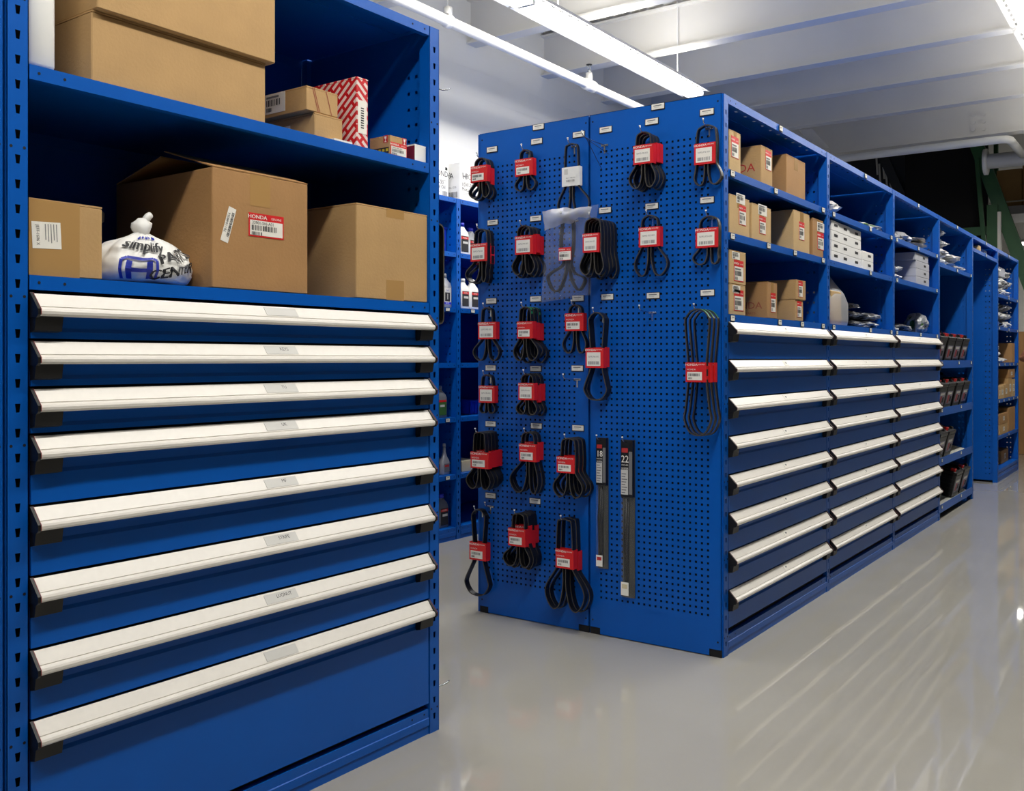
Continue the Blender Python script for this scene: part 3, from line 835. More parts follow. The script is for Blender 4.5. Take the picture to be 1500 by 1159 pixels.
belts(LB, 4, C2, 834, 642, 13, (818, 844, 669, 693), 728, 812, 855, 3)
belts(LB, 5, C0, 703, 746, 13, (691, 715, 794, 820), 872, 684, 718, 1, style='long', bw=0.03)
belts(LB, 5, C1, 761, 752, 12, (747, 772, 774, 800), 830, 739, 778, 4, step=0.026)
belts(LB, 5, C2, 829, 760, 14, (817, 843, 804, 832), 893, 801, 858, 2, style='clover', bw=0.028, step=0.038)
belts(RB, 0, D1, 944, 194, 12, (930, 959, 213, 241), 275, 923, 962, 3, kind='big')
belts(RB, 0, D2, 1036, 184, 15, (1019, 1050, 210, 241), 271, 1018, 1058, 1, kind='big')
belts(RB, 1, D0, 870, 320, 14, (856, 880, 342, 370), 402, 851, 886, 5, kind='big', step=0.026)
belts(RB, 1, D1, 953, 316, 13, (938, 969, 333, 362), 404, 931, 979, 1, kind='big')
belts(RB, 1, D2, 1040, 317, 14, (1021, 1054, 334, 363), 387, 1016, 1054, 1, kind='big')
belts(RB, 2, D0, 875, 458, 13, (860, 886, 510, 539), 586, 857, 890, 2, style='long', kind='big', bw=0.02, step=0.026)
belts(RB, 2, D2, 1022, 453, 18, (1006, 1036, 531, 560), 638, 1003, 1042, 3, style='long', kind='small', bw=0.015, step=0.042, green=True, jit=0.3)
for (px, py, L, w) in ((886, 213, 0.17, 'with a loose wire beside the top row of the wiper-blade pegboard'), (846, 556, 0.10, 'in the fourth row of the belt-filled pegboard'), (956, 458, 0.10, 'in the middle of the wiper-blade pegboard'), (719, 742, 0.03, 'low at the outer edge of the belt-filled pegboard')):
    p = hX(px, py, AB); hook_obj(p, L, 'empty wire hook ' + w, None)
for s in (0.02,):
    p = hX(886, 213, AB)
    mb = MB(); mb.tube([(-0.17, 0, 0.004), (-0.004, -0.02, -0.04)], 0.0012, 'ink', 5); mb.tube([(-0.15, 0, 0.0), (-0.004, 0.012, -0.10)], 0.0012, 'ink', 5)
    o = mb.build('loose_wire'); o.location = p; tag(o, 'thin dark loose wire on the empty hook beside the top tags', 'wire')

# belts in a clear hanging bag between the two boards
aG = AB - 0.06
g0, g1 = hX(797, 312, aG), hX(868, 436, aG)
gc = Vector((aG, (g0.y + g1.y) / 2, (g0.z + g1.z) / 2)); gw, gh = abs(g0.y - g1.y), g0.z - g1.z
t = thing('bagged_belt', 'black drive belt with red sticker in a clear plastic bag', 'bag', gc)
mb = MB(); nu, nv = 30, 44
for sgn in (-1, 1):
    vv = []
    for iv in range(nv + 1):
        for iu in range(nu + 1):
            u = iu / nu * 2 - 1; v = iv / nv * 2 - 1
            th = 0.034 * (1 - abs(u) ** 3) ** 0.5 * (1 - abs(v) ** 4) ** 0.5
            nz = (noise.noise(Vector((u * 2.2, v * 3.0, sgn * 3.1))) * 0.016 + abs(noise.noise(Vector((u * 2.6 + v * 1.6, v * 0.9, sgn * 1.3)))) * 0.03) * (1 - abs(u) ** 4) * (1 - abs(v) ** 4)
            sk = 0.012 * v * (1 - u * 0.3) + 0.02 * (u > 0.6) * max(v, 0)
            vv.append((sgn * th + nz, -(u * gw / 2 + sk), v * gh / 2 + 0.012 * u))
    ff = [(r * (nu + 1) + k, r * (nu + 1) + k + 1, (r + 1) * (nu + 1) + k + 1, (r + 1) * (nu + 1) + k) for r in range(nv) for k in range(nu)]
    mb.add(vv, ff, 'film')
mb.build('plastic_bag', t, True)
mb = MB(); n_ = 14; vv = []
for iv in range(5):
    for iu in range(n_ + 1):
        u = iu / n_ * 2 - 1; v = iv / 4
        vv.append((-0.03 - 0.03 * sin(v * pi) * (1 - u * u) - 0.012 * noise.noise(Vector((u * 3, v * 2, 4))), -(u * gw * (0.46 + 0.05 * v) + 0.012), gh * (0.34 + 0.17 * v) + 0.02 * u * (1 - v) + 0.012 * noise.noise(Vector((u * 2.5, v * 1.5, 9)))))
mb.add(vv, [(r * (n_ + 1) + k, r * (n_ + 1) + k + 1, (r + 1) * (n_ + 1) + k + 1, (r + 1) * (n_ + 1) + k) for r in range(4) for k in range(n_)], 'frost'); mb.build('folded_top', t, True)
hw, zt, zb = 0.028, gh * 0.40, -gh * 0.42
pts = [(0.004, 0.0), (0.03, -gh * .2), (0.085, zb + .05), (0.06, zb + .004), (0.03, zb + .03), (0.012, -gh * .18), (hw, gh * .1), (hw, zt - .03), (hw * .7, zt - 0.005), (0, zt), (-hw * .7, zt - .005), (-hw, zt - .03), (-hw * 1.2, gh * .1), (-0.02, -gh * .1), (-0.085, -gh * .2), (-0.1, zb + .06), (-0.075, zb + .01), (-0.04, zb + .01), (-0.012, zb + .07), (-0.004, -gh * .1)]
mb = MB(); mb.ribbon([Vector((0, -p.x, p.y)) for p in catmull([(x, y, 0) for x, y in pts], 5)], NRM, 0.022, 0.006, 'rubber', 'rubber'); mb.build('belt_loop', t)
fr = Frame((-0.042, -0.012, -0.002), (0, -1, 0), (0, 0, 1)); mb = MB(); sticker(mb, fr, 0.062, 0.055, 5); mb.build('sticker', t)
hook_obj((AB, gc.y, gc.z + gh * 0.40), 0.10, 'wire hook holding the clear bagged belt', 'wire hooks holding belts')

M['cardgrey'] = mat('pack_grey_card', (74, 74, 68), 0.6)
# wiper blades in blister packs
for (xl, xr, y0, y1, num, lab) in ((876, 891, 641, 834, '18', 'shorter wiper blade in a clear blister pack marked 18'), (912, 930, 644, 877, '22', 'longer wiper blade in a clear blister pack marked 22')):
    a = AB - 0.006
    p0, p1 = hX(xl, y0, a), hX(xr, y1, a)
    w, h = p0.y - p1.y, p0.z - p1.z
    t = thing('wiper_blade_pack', lab, 'wiper blade', (a, p0.y, p1.z))
    fr = Frame((0, 0, 0), (0, -1, 0), (0, 0, 1))
    mb = MB(); slab(mb, fr, 0, w, 0, h, -0.003, 0.002, 'cardgrey'); mb.build('backing_card', t)
    hc = h * 0.36
    mb = MB()
    slab(mb, fr, 0.001, w - 0.001, h - hc, h, 0.0, 0.018, 'black')
    slab(mb, fr, w * 0.05, w * 0.62, h - hc + 0.01, h - hc * 0.52, 0.0182, 0.0004, 'greypaper')
    write(mb, fr, num, w * 0.36, h - hc * 0.34, w * 0.72, 0.0186, 'paper', 0.85, bold=0.001)
    write(mb, fr, 'INCHES', w * 0.36, h - hc * 0.44, w * 0.16, 0.0186, 'paper')
    write(mb, fr, 'WIPER', w * 0.36, h - hc * 0.50, w * 0.2, 0.0186, 'paper')
    slab(mb, fr, w * 0.1, w * 0.6, h - hc * 0.22, h - hc * 0.14, 0.0182, 0.0004, 'redink')
    for k in range(8):
        patch(mb, fr, w * 0.1, w * (0.4 + 0.15 * (k % 3) / 2), h - hc + 0.016 + k * 0.011, h - hc + 0.020 + k * 0.011, 0.0188, 'fadeink')
    slab(mb, fr, w * 0.68, w * 0.95, h - hc + 0.012, h - hc * 0.2, 0.0182, 0.0004, 'fadeink')
    mb.build('header_card', t)
    mb = MB()
    L = h - hc
    mb.prism([(-0.004, -0.001), (-0.012, -0.001), (-0.012, 0.001), (-0.004, 0.001)], 0, 1, 'black') if False else None
    bl = [(0.0, 0.02), (0.0, L * 0.3), (0.004, L * 0.6), (0.0, L * 0.98)]
    mb.tube([(-0.010, -w * 0.42 + o_, z_) for o_, z_ in bl], [0.006, 0.011, 0.012, 0.007], 'black', 8)
    mb.tube([(-0.014, -w * 0.6, L * 0.05), (-0.015, -w * 0.55, L * 0.5), (-0.014, -w * 0.62, L * 0.95)], [0.003, 0.006, 0.003], 'black', 8)
    mb.build('blade', t, True)
    mb = MB(); slab(mb, fr, 0.003, w - 0.003, 0.003, L, -0.0008, 0.022, 'blister'); mb.build('blister', t)
    mb = MB(); slab(mb, fr, w * 0.08, w * 0.7, 0.012, 0.012 + w * 0.95, 0.0222, 0.0005, 'paper')
    slab(mb, fr, w * 0.16, w * 0.6, 0.02 + w * .35, 0.012 + w * 0.8, 0.0228, 0.0003, 'redink' if num == '18' else 'cream'); mb.build('price_sticker', t)
    mb = MB(); mb.box(-0.0032, 0.0, -w * 0.65, -w * 0.35, h - 0.016, h - 0.006, 'dark'); mb.build('hang_slot', t)
    hook_obj((AB, p0.y - w / 2, p0.z - 0.010), 0.045, 'wire hook holding the %s wiper blade pack' % ('shorter' if num == '18' else 'longer'), None)

# hooks and a long belt on the hidden end of the tall drawer unit
for (py, L) in ((134, 0.055), (1001, 0.05)):
    z = hX(641, py, 2.36).z
    t = thing('peg_hook', 'wire hook on the end panel of the tall drawer unit, ' + ('near its top' if py < 500 else 'near the floor'), 'hook', CL + Vector((0.004, 0.03, z)), DLR)
    mb = MB(); mb.tube([(0, 0, 0), (L * 0.7, -0.01, 0), (L, -0.016, 0.004), (L + 0.01, -0.018, 0.01)], 0.0025, 'steel', 6); mb.build('rod', t, True)
    mb = MB(); mb.box(0, 0.003, -0.006, 0.006, -0.012, 0.012, 'steel'); mb.build('back_clip', t)
zt_, zb_ = hX(643, 331, 2.4).z, hX(643, 475, 2.4).z
t = thing('drive_belt', 'wide black belt hung flat on the end panel of the tall drawer unit', 'belt', Lp(PITCH + PW + 0.007, 0.06, zb_), DLR)
Lz = zt_ - zb_
pts = [(0.0, 0.03), (0.006, 0.006), (0.02, 0.0), (0.049, 0.0), (0.063, 0.006), (0.069, 0.03), (0.069, Lz * .5), (0.069, Lz - .03), (0.063, Lz - .006), (0.049, Lz), (0.02, Lz), (0.006, Lz - 0.006), (0.0, Lz - 0.03), (0.0, Lz * .5)]
mb = MB(); mb.ribbon([Vector((p.x, 0.0, p.y)) for p in catmull([(x, y, 0) for x, y in pts], 4)], (0, 1, 0), 0.03, 0.005, 'rubber', 'rubber_edge'); mb.build('belt_loop', t)
mb = MB(); mb.box(0.004, 0.065, -0.003, 0.003, 0.004, Lz - 0.004, 'black'); mb.build('backing_board', t)
# ------------------------------------------------------------------ goods
def carton(name, label, loc, w, d, h, rz=0.0, m='card', stickers=(), prints=(), tape=True, tapem='tape', lift=None, cat='box', group=None, flap=0.004):
    """closed carton, front left bottom corner at loc; F = front face, L = side facing the aisle end"""
    t = thing(name, label, cat, Vector(loc) + Vector((0, 0, 0.0008)), rz, group)
    mb = MB(); mb.cbox(0, w, 0, d, 0, h - flap, min(0.0025, h * 0.03), m); mb.build('body', t)
    FR = {'F': Frame((0, 0, 0), (1, 0, 0), (0, 0, 1)), 'L': Frame((0, d, 0), (0, -1, 0), (0, 0, 1)), 'T': Frame((0, 0, h), (1, 0, 0), (0, 1, 0))}
    if lift is None:
        for s in (0, 1):
            mb = MB(); y0, y1 = (0.0005, d / 2 - 0.0012) if s == 0 else (d / 2 + 0.0012, d - 0.0005)
            mb.box(0.0005, w - 0.0005, y0, y1, h - flap, h, m); mb.build('top_flap', t)
    else:
        for s in (0, 1):
            mb = MB(); L = d * 0.5; a = lift * (1 if s == 0 else 0.8)
            mx = Matrix.Translation((0, 0.001, h - flap)) @ Matrix.Rotation(a, 4, 'X') if s == 0 else Matrix.Translation((0, d - 0.001, h - flap)) @ Matrix.Rotation(-a, 4, 'X')
            mb.box(0.001, w - 0.001, 0 if s == 0 else -L, L if s == 0 else 0, 0, 0.003, m, mx); mb.build('top_flap', t)
    if tape and lift is None:
        mb = MB(); tw = min(0.025, w * 0.12)
        if d >= w:
            mb.box(w / 2 - tw, w / 2 + tw, -0.0004, d, h, h + 0.0004, tapem); mb.box(w / 2 - tw, w / 2 + tw, -0.0006, 0, h - min(0.06, h * 0.3), h, tapem)
        else:
            mb.box(0, w, d / 2 - tw, d / 2 + tw, h, h + 0.0004, tapem); mb.box(-0.0006, 0, d / 2 - tw, d / 2 + tw, h - min(0.06, h * 0.3), h, tapem)
        mb.build('tape', t)
    for i, (f, u, v, sw, sh, kind) in enumerate(stickers):
        fr0 = FR[f]; mb = MB(); fr = Frame(fr0.at(u, v), fr0.u, fr0.v)
        if kind == 'red': sticker(mb, fr, sw, sh, i + 3)
        elif kind == 'small': sticker(mb, fr, sw, sh, i + 5, True, False)
        elif kind == 'plain':
            sticker(mb, fr, sw, sh, i + 9, False, False)
        mb.build('sticker', t)
    for (f, st, u, v, size, pm) in prints:
        mb = MB(); write(mb, FR[f], st, u, v, size, 0.0004, pm, 1.1); mb.build('print', t)
    return t

# --- shelves of the tall unit (coordinates along its front from the left foot)
def hL(px, py, yin=0.0):
    A, B, Z = ray(px, py)
    o = Lp(0, yin); s = (o.x * LY.x + o.y * LY.y) / (A * LY.x + B * LY.y)
    p = Vector((s * A, s * B, H + s * Z)); d = p - LO
    return d.x * LX.x + d.y * LX.y, p.z
def left_box(name, label, xl, xr, ytop, zs_, yin, depth, **k):
    x0, zt = hL(xl, ytop, yin); x1, _ = hL(xr, ytop, yin)
    x0 = max(x0, PW + 0.004); x1 = min(x1, PITCH - 0.003)
    return carton(name, label, Lp(x0, yin, zs_), x1 - x0, depth, zt - zs_, DLR, **k), x0, x1, zt
_, _, _, zA = left_box('cardboard_box', 'long plain brown carton lying at the bottom of the stack on the top shelf', 134, 389, 14, ZL1, 0.012, 0.40, m='card')
x0, zz = hL(141, 4, 0.0); x1, _ = hL(402, 70, 0.0)
mb = None
carton('cardboard_box', 'long plain brown carton on top of another on the top shelf', Lp(x0, -0.004, zA + 0.001), x1 - x0, 0.41, 0.20, DLR, m='card')
_, _, _, zC = left_box('small_carton', 'lower of two slim brown cartons beside the red patterned box', 461, 502, 164.5, ZL1, 0.03, 0.30, m='card', stickers=[('L', 0.16, 0.028, 0.08, 0.04, 'plain')], tape=False)
x0, zz = hL(448, 126, 0.035); x1, _ = hL(494, 130, 0.035)
tcart = carton('small_carton', 'upper of two slim brown cartons beside the red patterned box', Lp(x0, 0.032, zC + 0.001), x1 - x0, 0.30, zz - zC, DLR, m='card', stickers=[('L', 0.17, 0.038, 0.085, 0.055, 'plain')], tape=False)
mb = MB(); fr = Frame((0, 0.30, 0), (0, -1, 0), (0, 0, 1)); slab(mb, fr, 0.105, 0.128, 0.016, 0.06, 0.001, 0.0004, 'ink'); mb.build('black_sticker', tcart)
mb = MB(); fr = Frame((0, 0, 0), (1, 0, 0), (0, 0, 1))
for u in (0.03, 0.036, 0.08):
    p = [fr.at(u, 0.0, 0.0006), fr.at(u + 0.003, 0.0, 0.0006), fr.at(u - 0.018, 0.064, 0.0006), fr.at(u - 0.021, 0.064, 0.0006)]
    mb.face([q + Vector((0.01, 0, 0.002)) for q in p], 'brownink')
mb.build('print', tcart)
tr, x0, x1, zz = left_box('red_patterned_box', 'tall narrow red box printed with slanting white tags', 522.7, 539.5, 112, ZL1, 0.012, 0.26, m='redprint', tape=False)
mb = MB(); fr = Frame(((x1 - x0) / 2, 0, 0.085), (1, 0, 0), (0, 0, 1)); slab(mb, fr, -0.019, 0.016, -0.045, 0.05, 0.0004, 0.0005, 'paper'); 
for k in range(9): patch(mb, fr, -0.008, 0.004, -0.03 + k * 0.007, -0.0265 + k * 0.007, 0.0013, 'ink')
mb.build('sticker', tr)
tsm, x0, x1, zz = left_box('small_carton', 'small brown carton with red glass symbols on the top shelf', 571.4, 596, 198, ZL1, 0.012, 0.085, m='card', tape=False)
w_, h_ = x1 - x0, zz - ZL1
mb = MB(); fr = Frame((w_ / 2, 0, h_ * 0.34), (1, 0, 0), (0, 0, 1)); sticker(mb, fr, w_ * 0.96, h_ * 0.66, 4); mb.build('sticker', tsm)
mb = MB()
for f2 in (Frame((w_ * 0.84, 0, h_ * 0.83), (1, 0, 0), (0, 0, 1)), Frame((0, 0.018, h_ * 0.83), (0, -1, 0), (0, 0, 1))):
    slab(mb, f2, -0.009, 0.009, -0.011, 0.011, 0.0004, 0.0003, 'redink')
    mb.face([f2.at(-0.005, 0.008, .001), f2.at(-0.003, 0.0, .001), f2.at(0.003, 0.0, .001), f2.at(0.005, 0.008, .001)], 'paper'); patch(mb, f2, -0.001, 0.001, -0.007, 0.0, .001, 'paper'); patch(mb, f2, -0.004, 0.004, -0.009, -0.007, .001, 'paper')
    mb.build('glass_symbol', tsm); mb = MB()
f3 = Frame((0, 0.085, 0.012), (0, -1, 0), (0, 0, 1)); slab(mb, f3, 0.005, 0.08, -0.006, 0.012, 0.0004, 0.0003, 'ink')
for k in range(5): patch(mb, f3, 0.008 + k * 0.015, 0.018 + k * 0.015, 0.0, 0.008, 0.001, 'yellow')
mb.build('print', tsm)
tw, x0, x1, zz = left_box('small_carton', 'small white and maroon box against the post on the top shelf', 607.5, 625, 211, ZL1, 0.012, 0.05, m='whitebox', tape=False)
mb = MB(); fr = Frame((0, 0.05, 0), (0, -1, 0), (0, 0, 1)); slab(mb, fr, 0.0, 0.05, 0.0, zz - ZL1 - 0.005, 0.0003, 0.0004, 'maroon'); mb.build('print', tw)
x0, _ = hL(488, 210, 0.01)
mb = MB(); mb.box(0, 0.07, 0, 0.05, 0, 0.006, 'paper'); o = mb.build('paper_slip'); o.location = Lp(x0, 0.006, ZL1 + 0.0005); o.rotation_euler = (0, 0, DLR); tag(o, 'folded white paper slip in front of the slim cartons', 'paper')
# white jug
x0 = PW + 0.004; x1, _ = hL(88, 103, 0.014); w_ = x1 - x0
def squircle(w, d, n=24, e=0.35):
    return [((abs(cos(2 * pi * k / n)) ** e) * (1 if cos(2 * pi * k / n) >= 0 else -1) * w / 2, (abs(sin(2 * pi * k / n)) ** e) * (1 if sin(2 * pi * k / n) >= 0 else -1) * d / 2) for k in range(n)]
def loft(mb, rings, m):
    n = len(rings[0][0])
    vv = [(x + ox, y + oy, z) for pts, z, ox, oy in [(r[0], r[1], r[2] if len(r) > 2 else 0, r[3] if len(r) > 3 else 0) for r in rings] for x, y in pts]
    ff = [(i * n + k, i * n + (k + 1) % n, (i + 1) * n + (k + 1) % n, (i + 1) * n + k) for i in range(len(rings) - 1) for k in range(n)]
    ff += [tuple(reversed(range(n))), tuple(range((len(rings) - 1) * n, len(rings) * n))]
    mb.add(vv, ff, m)
t = thing('plastic_jug', 'tall white plastic jug against the post on the top shelf', 'jug', Lp((x0 + x1) / 2, 0.10, ZL1 + 0.001), DLR)
mb = MB(); D_ = 0.16
loft(mb, [(squircle(w_ * .92, D_ * .92), 0), (squircle(w_, D_), 0.012), (squircle(w_, D_), 0.24), (squircle(w_ * .8, D_ * .8), 0.29), (squircle(w_ * .4, D_ * .35, e=.9), 0.32), (squircle(w_ * .4, D_ * .35, e=.9), 0.34)], 'white'); mb.build('body', t, True)
mb = MB(); loft(mb, [(squircle(w_ * .46, D_ * .4, e=1), 0.34), (squircle(w_ * .46, D_ * .4, e=1), 0.37)], 'white'); mb.build('cap', t, True)

# lower shelf of the tall unit
tD, x0, x1, zz = left_box('cardboard_box', 'taped brown carton with a white shipping label at the left of the middle shelf', 39, 150, 289, ZL2, 0.012, 0.16, m='card', tape=False)
wD, hD = x1 - x0, zz - ZL2
mb = MB(); fr = Frame((0, 0, 0), (1, 0, 0), (0, 0, 1)); slab(mb, fr, 0.0, wD * 0.68, 0, hD - 0.002, 0.0002, 0.0003, 'tape'); mb.build('tape', tD)
mb = MB(); f2 = Frame((wD * 0.24, 0, hD * 0.55), (0, 0, -1), (1, 0, 0)); f2.n = Vector((0, -1, 0))
f2 = Frame((wD * 0.22, 0, hD * 0.53), (0.05, 0, -1), (1, 0, 0.05))
slab(mb, f2, -0.028, 0.028, -0.028, 0.034, 0.0006, 0.0005, 'paper')
write(mb, f2, 'JEFF-1606 X', 0.0, -0.016, 0.0095, 0.0013, 'ink', 0.9)
for k in range(5): patch(mb, f2, -0.024, 0.010 + 0.003 * (k % 3), 0.0 + k * 0.006, 0.0018 + k * 0.006, 0.0013, 'fadeink')
mb.build('sticker', tD)
t = thing('lidded_tub', 'grey tub with a round lid behind the taped carton', 'tub', Lp(0.248, 0.31, ZL2 + 0.001), DLR)
mb = MB(); mb.lathe([(0.115, 0.0), (0.12, 0.17)], 'darkgrey', 24); mb.build('body', t, True)
mb = MB(); mb.lathe([(0.126, 0.165), (0.127, 0.185), (0.120, 0.192), (0.05, 0.194)], 'greybottle', 24); mb.build('lid', t, True)
t = thing('plastic_bottle', 'pale plastic bottle behind the taped carton', 'bottle', Lp(0.085, 0.35, ZL2 + 0.001), DLR)
mb = MB(); mb.lathe([(0.03, 0), (0.032, 0.01), (0.032, 0.17), (0.018, 0.2), (0.018, 0.215)], 'silver', 16); mb.build('body', t, True)
mb = MB(); mb.lathe([(0.02, 0.215), (0.02, 0.24)], 'white', 16); mb.build('cap', t, True)
# carton with open flaps
tE, x0, x1, zz = left_box('cardboard_box', 'large brown carton with open top flaps and a red sticker', 311, 451, 242, ZL2, 0.008, 0.42, m='card2', tape=False, lift=radians(17))
wE, hE = x1 - x0, zz - ZL2
mb = MB(); fr = Frame((wE * 0.54, 0, hE * 0.56), (1, 0, 0), (0, 0, 1)); sticker(mb, fr, wE * 0.37, hE * 0.20, 6); mb.build('sticker', tE)
mb = MB(); f2 = Frame((wE * 0.155, 0, hE * 0.53), (0.30, 0, 1), (-1, 0, 0.30)); slab(mb, f2, -0.045, 0.045, -0.011, 0.012, 0.0004, 0.0005, 'paper')
write(mb, f2, '7011048056', 0.004, 0.006, 0.0095, 0.0012, 'ink', 1.1); barcode(mb, f2, -0.03, 0.034, -0.009, -0.001, 0.0012, 'ink', 20, 3); mb.build('barcode_sticker', tE)
mb = MB(); fr = Frame((0, 0, 0), (1, 0, 0), (0, 0, 1)); slab(mb, fr, wE * 0.37, wE * 0.58, hE * 0.72, hE * 0.985, 0.0002, 0.0002, 'tape'); mb.build('tape', tE)
tF, x0, x1, zz = left_box('cardboard_box', 'plain brown carton beside the open one, against the post', 522, 626, 297, ZL2, 0.006, 0.36, m='card', tape=False)
wF, hF = x1 - x0, zz - ZL2
mb = MB(); fr = Frame((0, 0, 0), (1, 0, 0), (0, 0, 1)); slab(mb, fr, wF * 0.4, wF * 0.65, 0.0, hF * 0.22, 0.0002, 0.0002, 'tape'); mb.build('tape', tF); mb = MB(); slab(mb, fr, wF * 0.4, wF * 0.65, hF * 0.9, hF, 0.0002, 0.0002, 'tape'); mb.build('tape', tF)
# knotted shopping bag
bx, _ = hL(216, 400, 0.10)
BC = Lp(bx - 0.022, 0.105, ZL2 + 0.001)
tB = thing('plastic_bag', 'knotted white plastic bag with blue logo and black lettering', 'bag', BC, DLR)
BH = 0.124
def bag_pt(az, t, lift=0.0):
    """surface of the sack: az round it, t from its flat bottom (0) to the knot (1)"""
    P = [(0.0, 0.70), (0.06, 0.90), (0.2, 1.0), (0.4, 0.99), (0.6, 0.86), (0.8, 0.58), (0.93, 0.26), (1.0, 0.14)]
    t = min(max(t, 0), 1)
    for (ta, ra), (tb, rb) in zip(P[:-1], P[1:]):
        if t <= tb:
            r = ra + (rb - ra) * (t - ta) / (tb - ta); break
    d = Vector((cos(az), sin(az), t * 1.5))
    r *= 1 + 0.05 * t * sin(11 * az + 2 + 3 * t) + 0.03 * t * sin(23 * az) + 0.10 * noise.noise(d * 1.7 + Vector((3, 1, 2))) + 0.035 * noise.noise(d * 5)
    return Vector((0.130 * r * cos(az) + lift * cos(az), 0.102 * r * sin(az) - 0.015 * t + lift * sin(az), BH * t + 0.012 * noise.noise(d * 2.5) * t * (1 - t) * 4 + lift * 0.5))
mb = MB(); nu, nv = 96, 36
vv = [bag_pt(2 * pi * i / nu, j / nv) for j in range(nv + 1) for i in range(nu)]
mb.add(vv, [(j * nu + i, j * nu + (i + 1) % nu, (j + 1) * nu + (i + 1) % nu, (j + 1) * nu + i) for j in range(nv) for i in range(nu)] + [tuple(reversed(range(nu))), tuple(range(nv * nu, nv * nu + nu))], 'white'); mb.build('bag_body', tB, True)
kz = BH
mb = MB(); kn = []
for j in range(9):
    th = pi * j / 8
    for i in range(14):
        ph = 2 * pi * i / 14; r = 0.024 * (1 + 0.35 * noise.noise(Vector((sin(th) * cos(ph) * 2, sin(th) * sin(ph) * 2, cos(th) * 2 + 5))))
        kn.append((r * sin(th) * cos(ph), -0.015 + r * sin(th) * sin(ph), kz + 0.014 - r * 0.95 * cos(th)))
mb.add(kn, [(j * 14 + i, j * 14 + (i + 1) % 14, (j + 1) * 14 + (i + 1) % 14, (j + 1) * 14 + i) for j in range(8) for i in range(14)], 'white')
mb.tube([(0.006, -0.015, kz + 0.025), (0.016, -0.018, kz + 0.042), (0.022, -0.018, kz + 0.046)], [0.010, 0.009, 0.008], 'white', 8); mb.build('knot', tB, True)
def on_bag(pts2, az0, el0, rot=0.0):
    """lay flat artwork (metres) on the bag round a direction"""
    out = []
    for x, y in pts2:
        xr, yr = x * cos(rot) - y * sin(rot), x * sin(rot) + y * cos(rot)
        out.append(bag_pt(az0 + xr / 0.112, el0 + yr / BH * 0.9, 0.0042))
    return out
def bag_text(mb, st, size, az0, el0, rot, m, shear=0.0):
    g, fs = text_geo(st, size)
    for k_ in (-0.0012, 0.0, 0.0012): mb.add(on_bag([(p.x + p.y * shear + k_, p.y) for p in g], az0, el0, rot), fs, m)
mb = MB(); AF = -pi / 2 - 0.3        # towards the camera
bag_text(mb, 'simplify', 0.034, AF - 0.05, 0.66, 0.0, 'ink', 0.25)
bag_text(mb, 'PARTS', 0.038, AF + 0.66, 0.52, 0.30, 'ink', 0.2)
bag_text(mb, 'CENTER', 0.036, AF + 0.60, 0.22, 0.25, 'ink', 0.2)
mb.build('black_lettering', tB)
mb = MB()
def strip(pts, w, m, az, el):
    for (xa, ya), (xb, yb) in zip(pts[:-1], pts[1:]):
        L = math.hypot(xb - xa, yb - ya); nx, ny = -(yb - ya) / L * w / 2, (xb - xa) / L * w / 2
        n_ = 8
        for k in range(n_):
            s0, s1 = k / n_, (k + 1) / n_
            q = [(xa + (xb - xa) * s0 - nx, ya + (yb - ya) * s0 - ny), (xa + (xb - xa) * s1 - nx, ya + (yb - ya) * s1 - ny), (xa + (xb - xa) * s1 + nx, ya + (yb - ya) * s1 + ny), (xa + (xb - xa) * s0 + nx, ya + (yb - ya) * s0 + ny)]
            mb.face(on_bag(q, az, el), m)
LA, LE = AF - 0.16, 0.24
strip([(-0.036, -0.03), (-0.034, 0.022), (-0.026, 0.030), (0.026, 0.030), (0.034, 0.022), (0.036, -0.03)], 0.006, 'blueink', LA, LE)
strip([(-0.021, -0.03), (-0.019, 0.022)], 0.011, 'blueink', LA, LE); strip([(0.021, -0.03), (0.019, 0.022)], 0.011, 'blueink', LA, LE); strip([(-0.02, -0.006), (0.02, -0.006)], 0.010, 'blueink', LA, LE)
mb.build('blue_logo', tB); mb = MB()
for k in range(5): strip([(-0.03 + 0.014 * k, 0.058 + 0.004 * (k % 2)), (-0.022 + 0.014 * k, 0.066)], 0.007, 'blueink', AF - 0.0, 0.40)
mb.build('blue_lettering', tB)

# --- cartons on the bank
def bank_box(name, label, xl, xr, ytop, zs_, bf, depth, ybot=None, **k):
    p0 = hY(xl, ytop, bf); p1 = hY(xr, ytop, bf)
    z0 = zs_ if ybot is None else hY(xl, ybot, bf).z
    return carton(name, label, (p0.x, bf, z0), p1.x - p0.x, depth, p0.z - z0, 0, **k)
f0 = B0 + 0.012
S = lambda u, v, w, h, k='small': ('F', u, v, w, h, k)
bank_box('cardboard_box', 'brown carton with red sticker at the pegboard end of the top shelf', 1068.5, 1085, 189, ZA, f0, 0.30, m='card3', stickers=[S(0.055, 0.10, 0.075, 0.085)])
bank_box('cardboard_box', 'brown carton with red lettering on its side, middle of the top shelf', 1115, 1131.5, 212.5, ZA, f0, 0.26, m='card', stickers=[S(0.085, 0.11, 0.07, 0.085)], prints=[('L', 'HONDA', 0.13, 0.07, 0.05, 'redink'), ('L', 'GENUINE PARTS', 0.13, 0.03, 0.016, 'redink')])
bank_box('cardboard_box', 'plain brown carton at the inner end of the top drawer-bank shelf', 1152, 1179.5, 225.5, ZA, f0 + 0.01, 0.30, m='card2')
bank_box('cardboard_box', 'brown carton with two stickers at the pegboard end of the second shelf', 1068.5, 1098, 283.5, ZB, f0, 0.30, m='card3', stickers=[S(0.115, 0.15, 0.09, 0.04, 'plain'), S(0.135, 0.085, 0.075, 0.08)])
bank_box('cardboard_box', 'brown carton with two stickers, second on the second shelf', 1101.5, 1129.5, 297, ZB, f0, 0.30, m='card3', stickers=[S(0.12, 0.135, 0.1, 0.045, 'plain'), S(0.12, 0.07, 0.075, 0.075)])
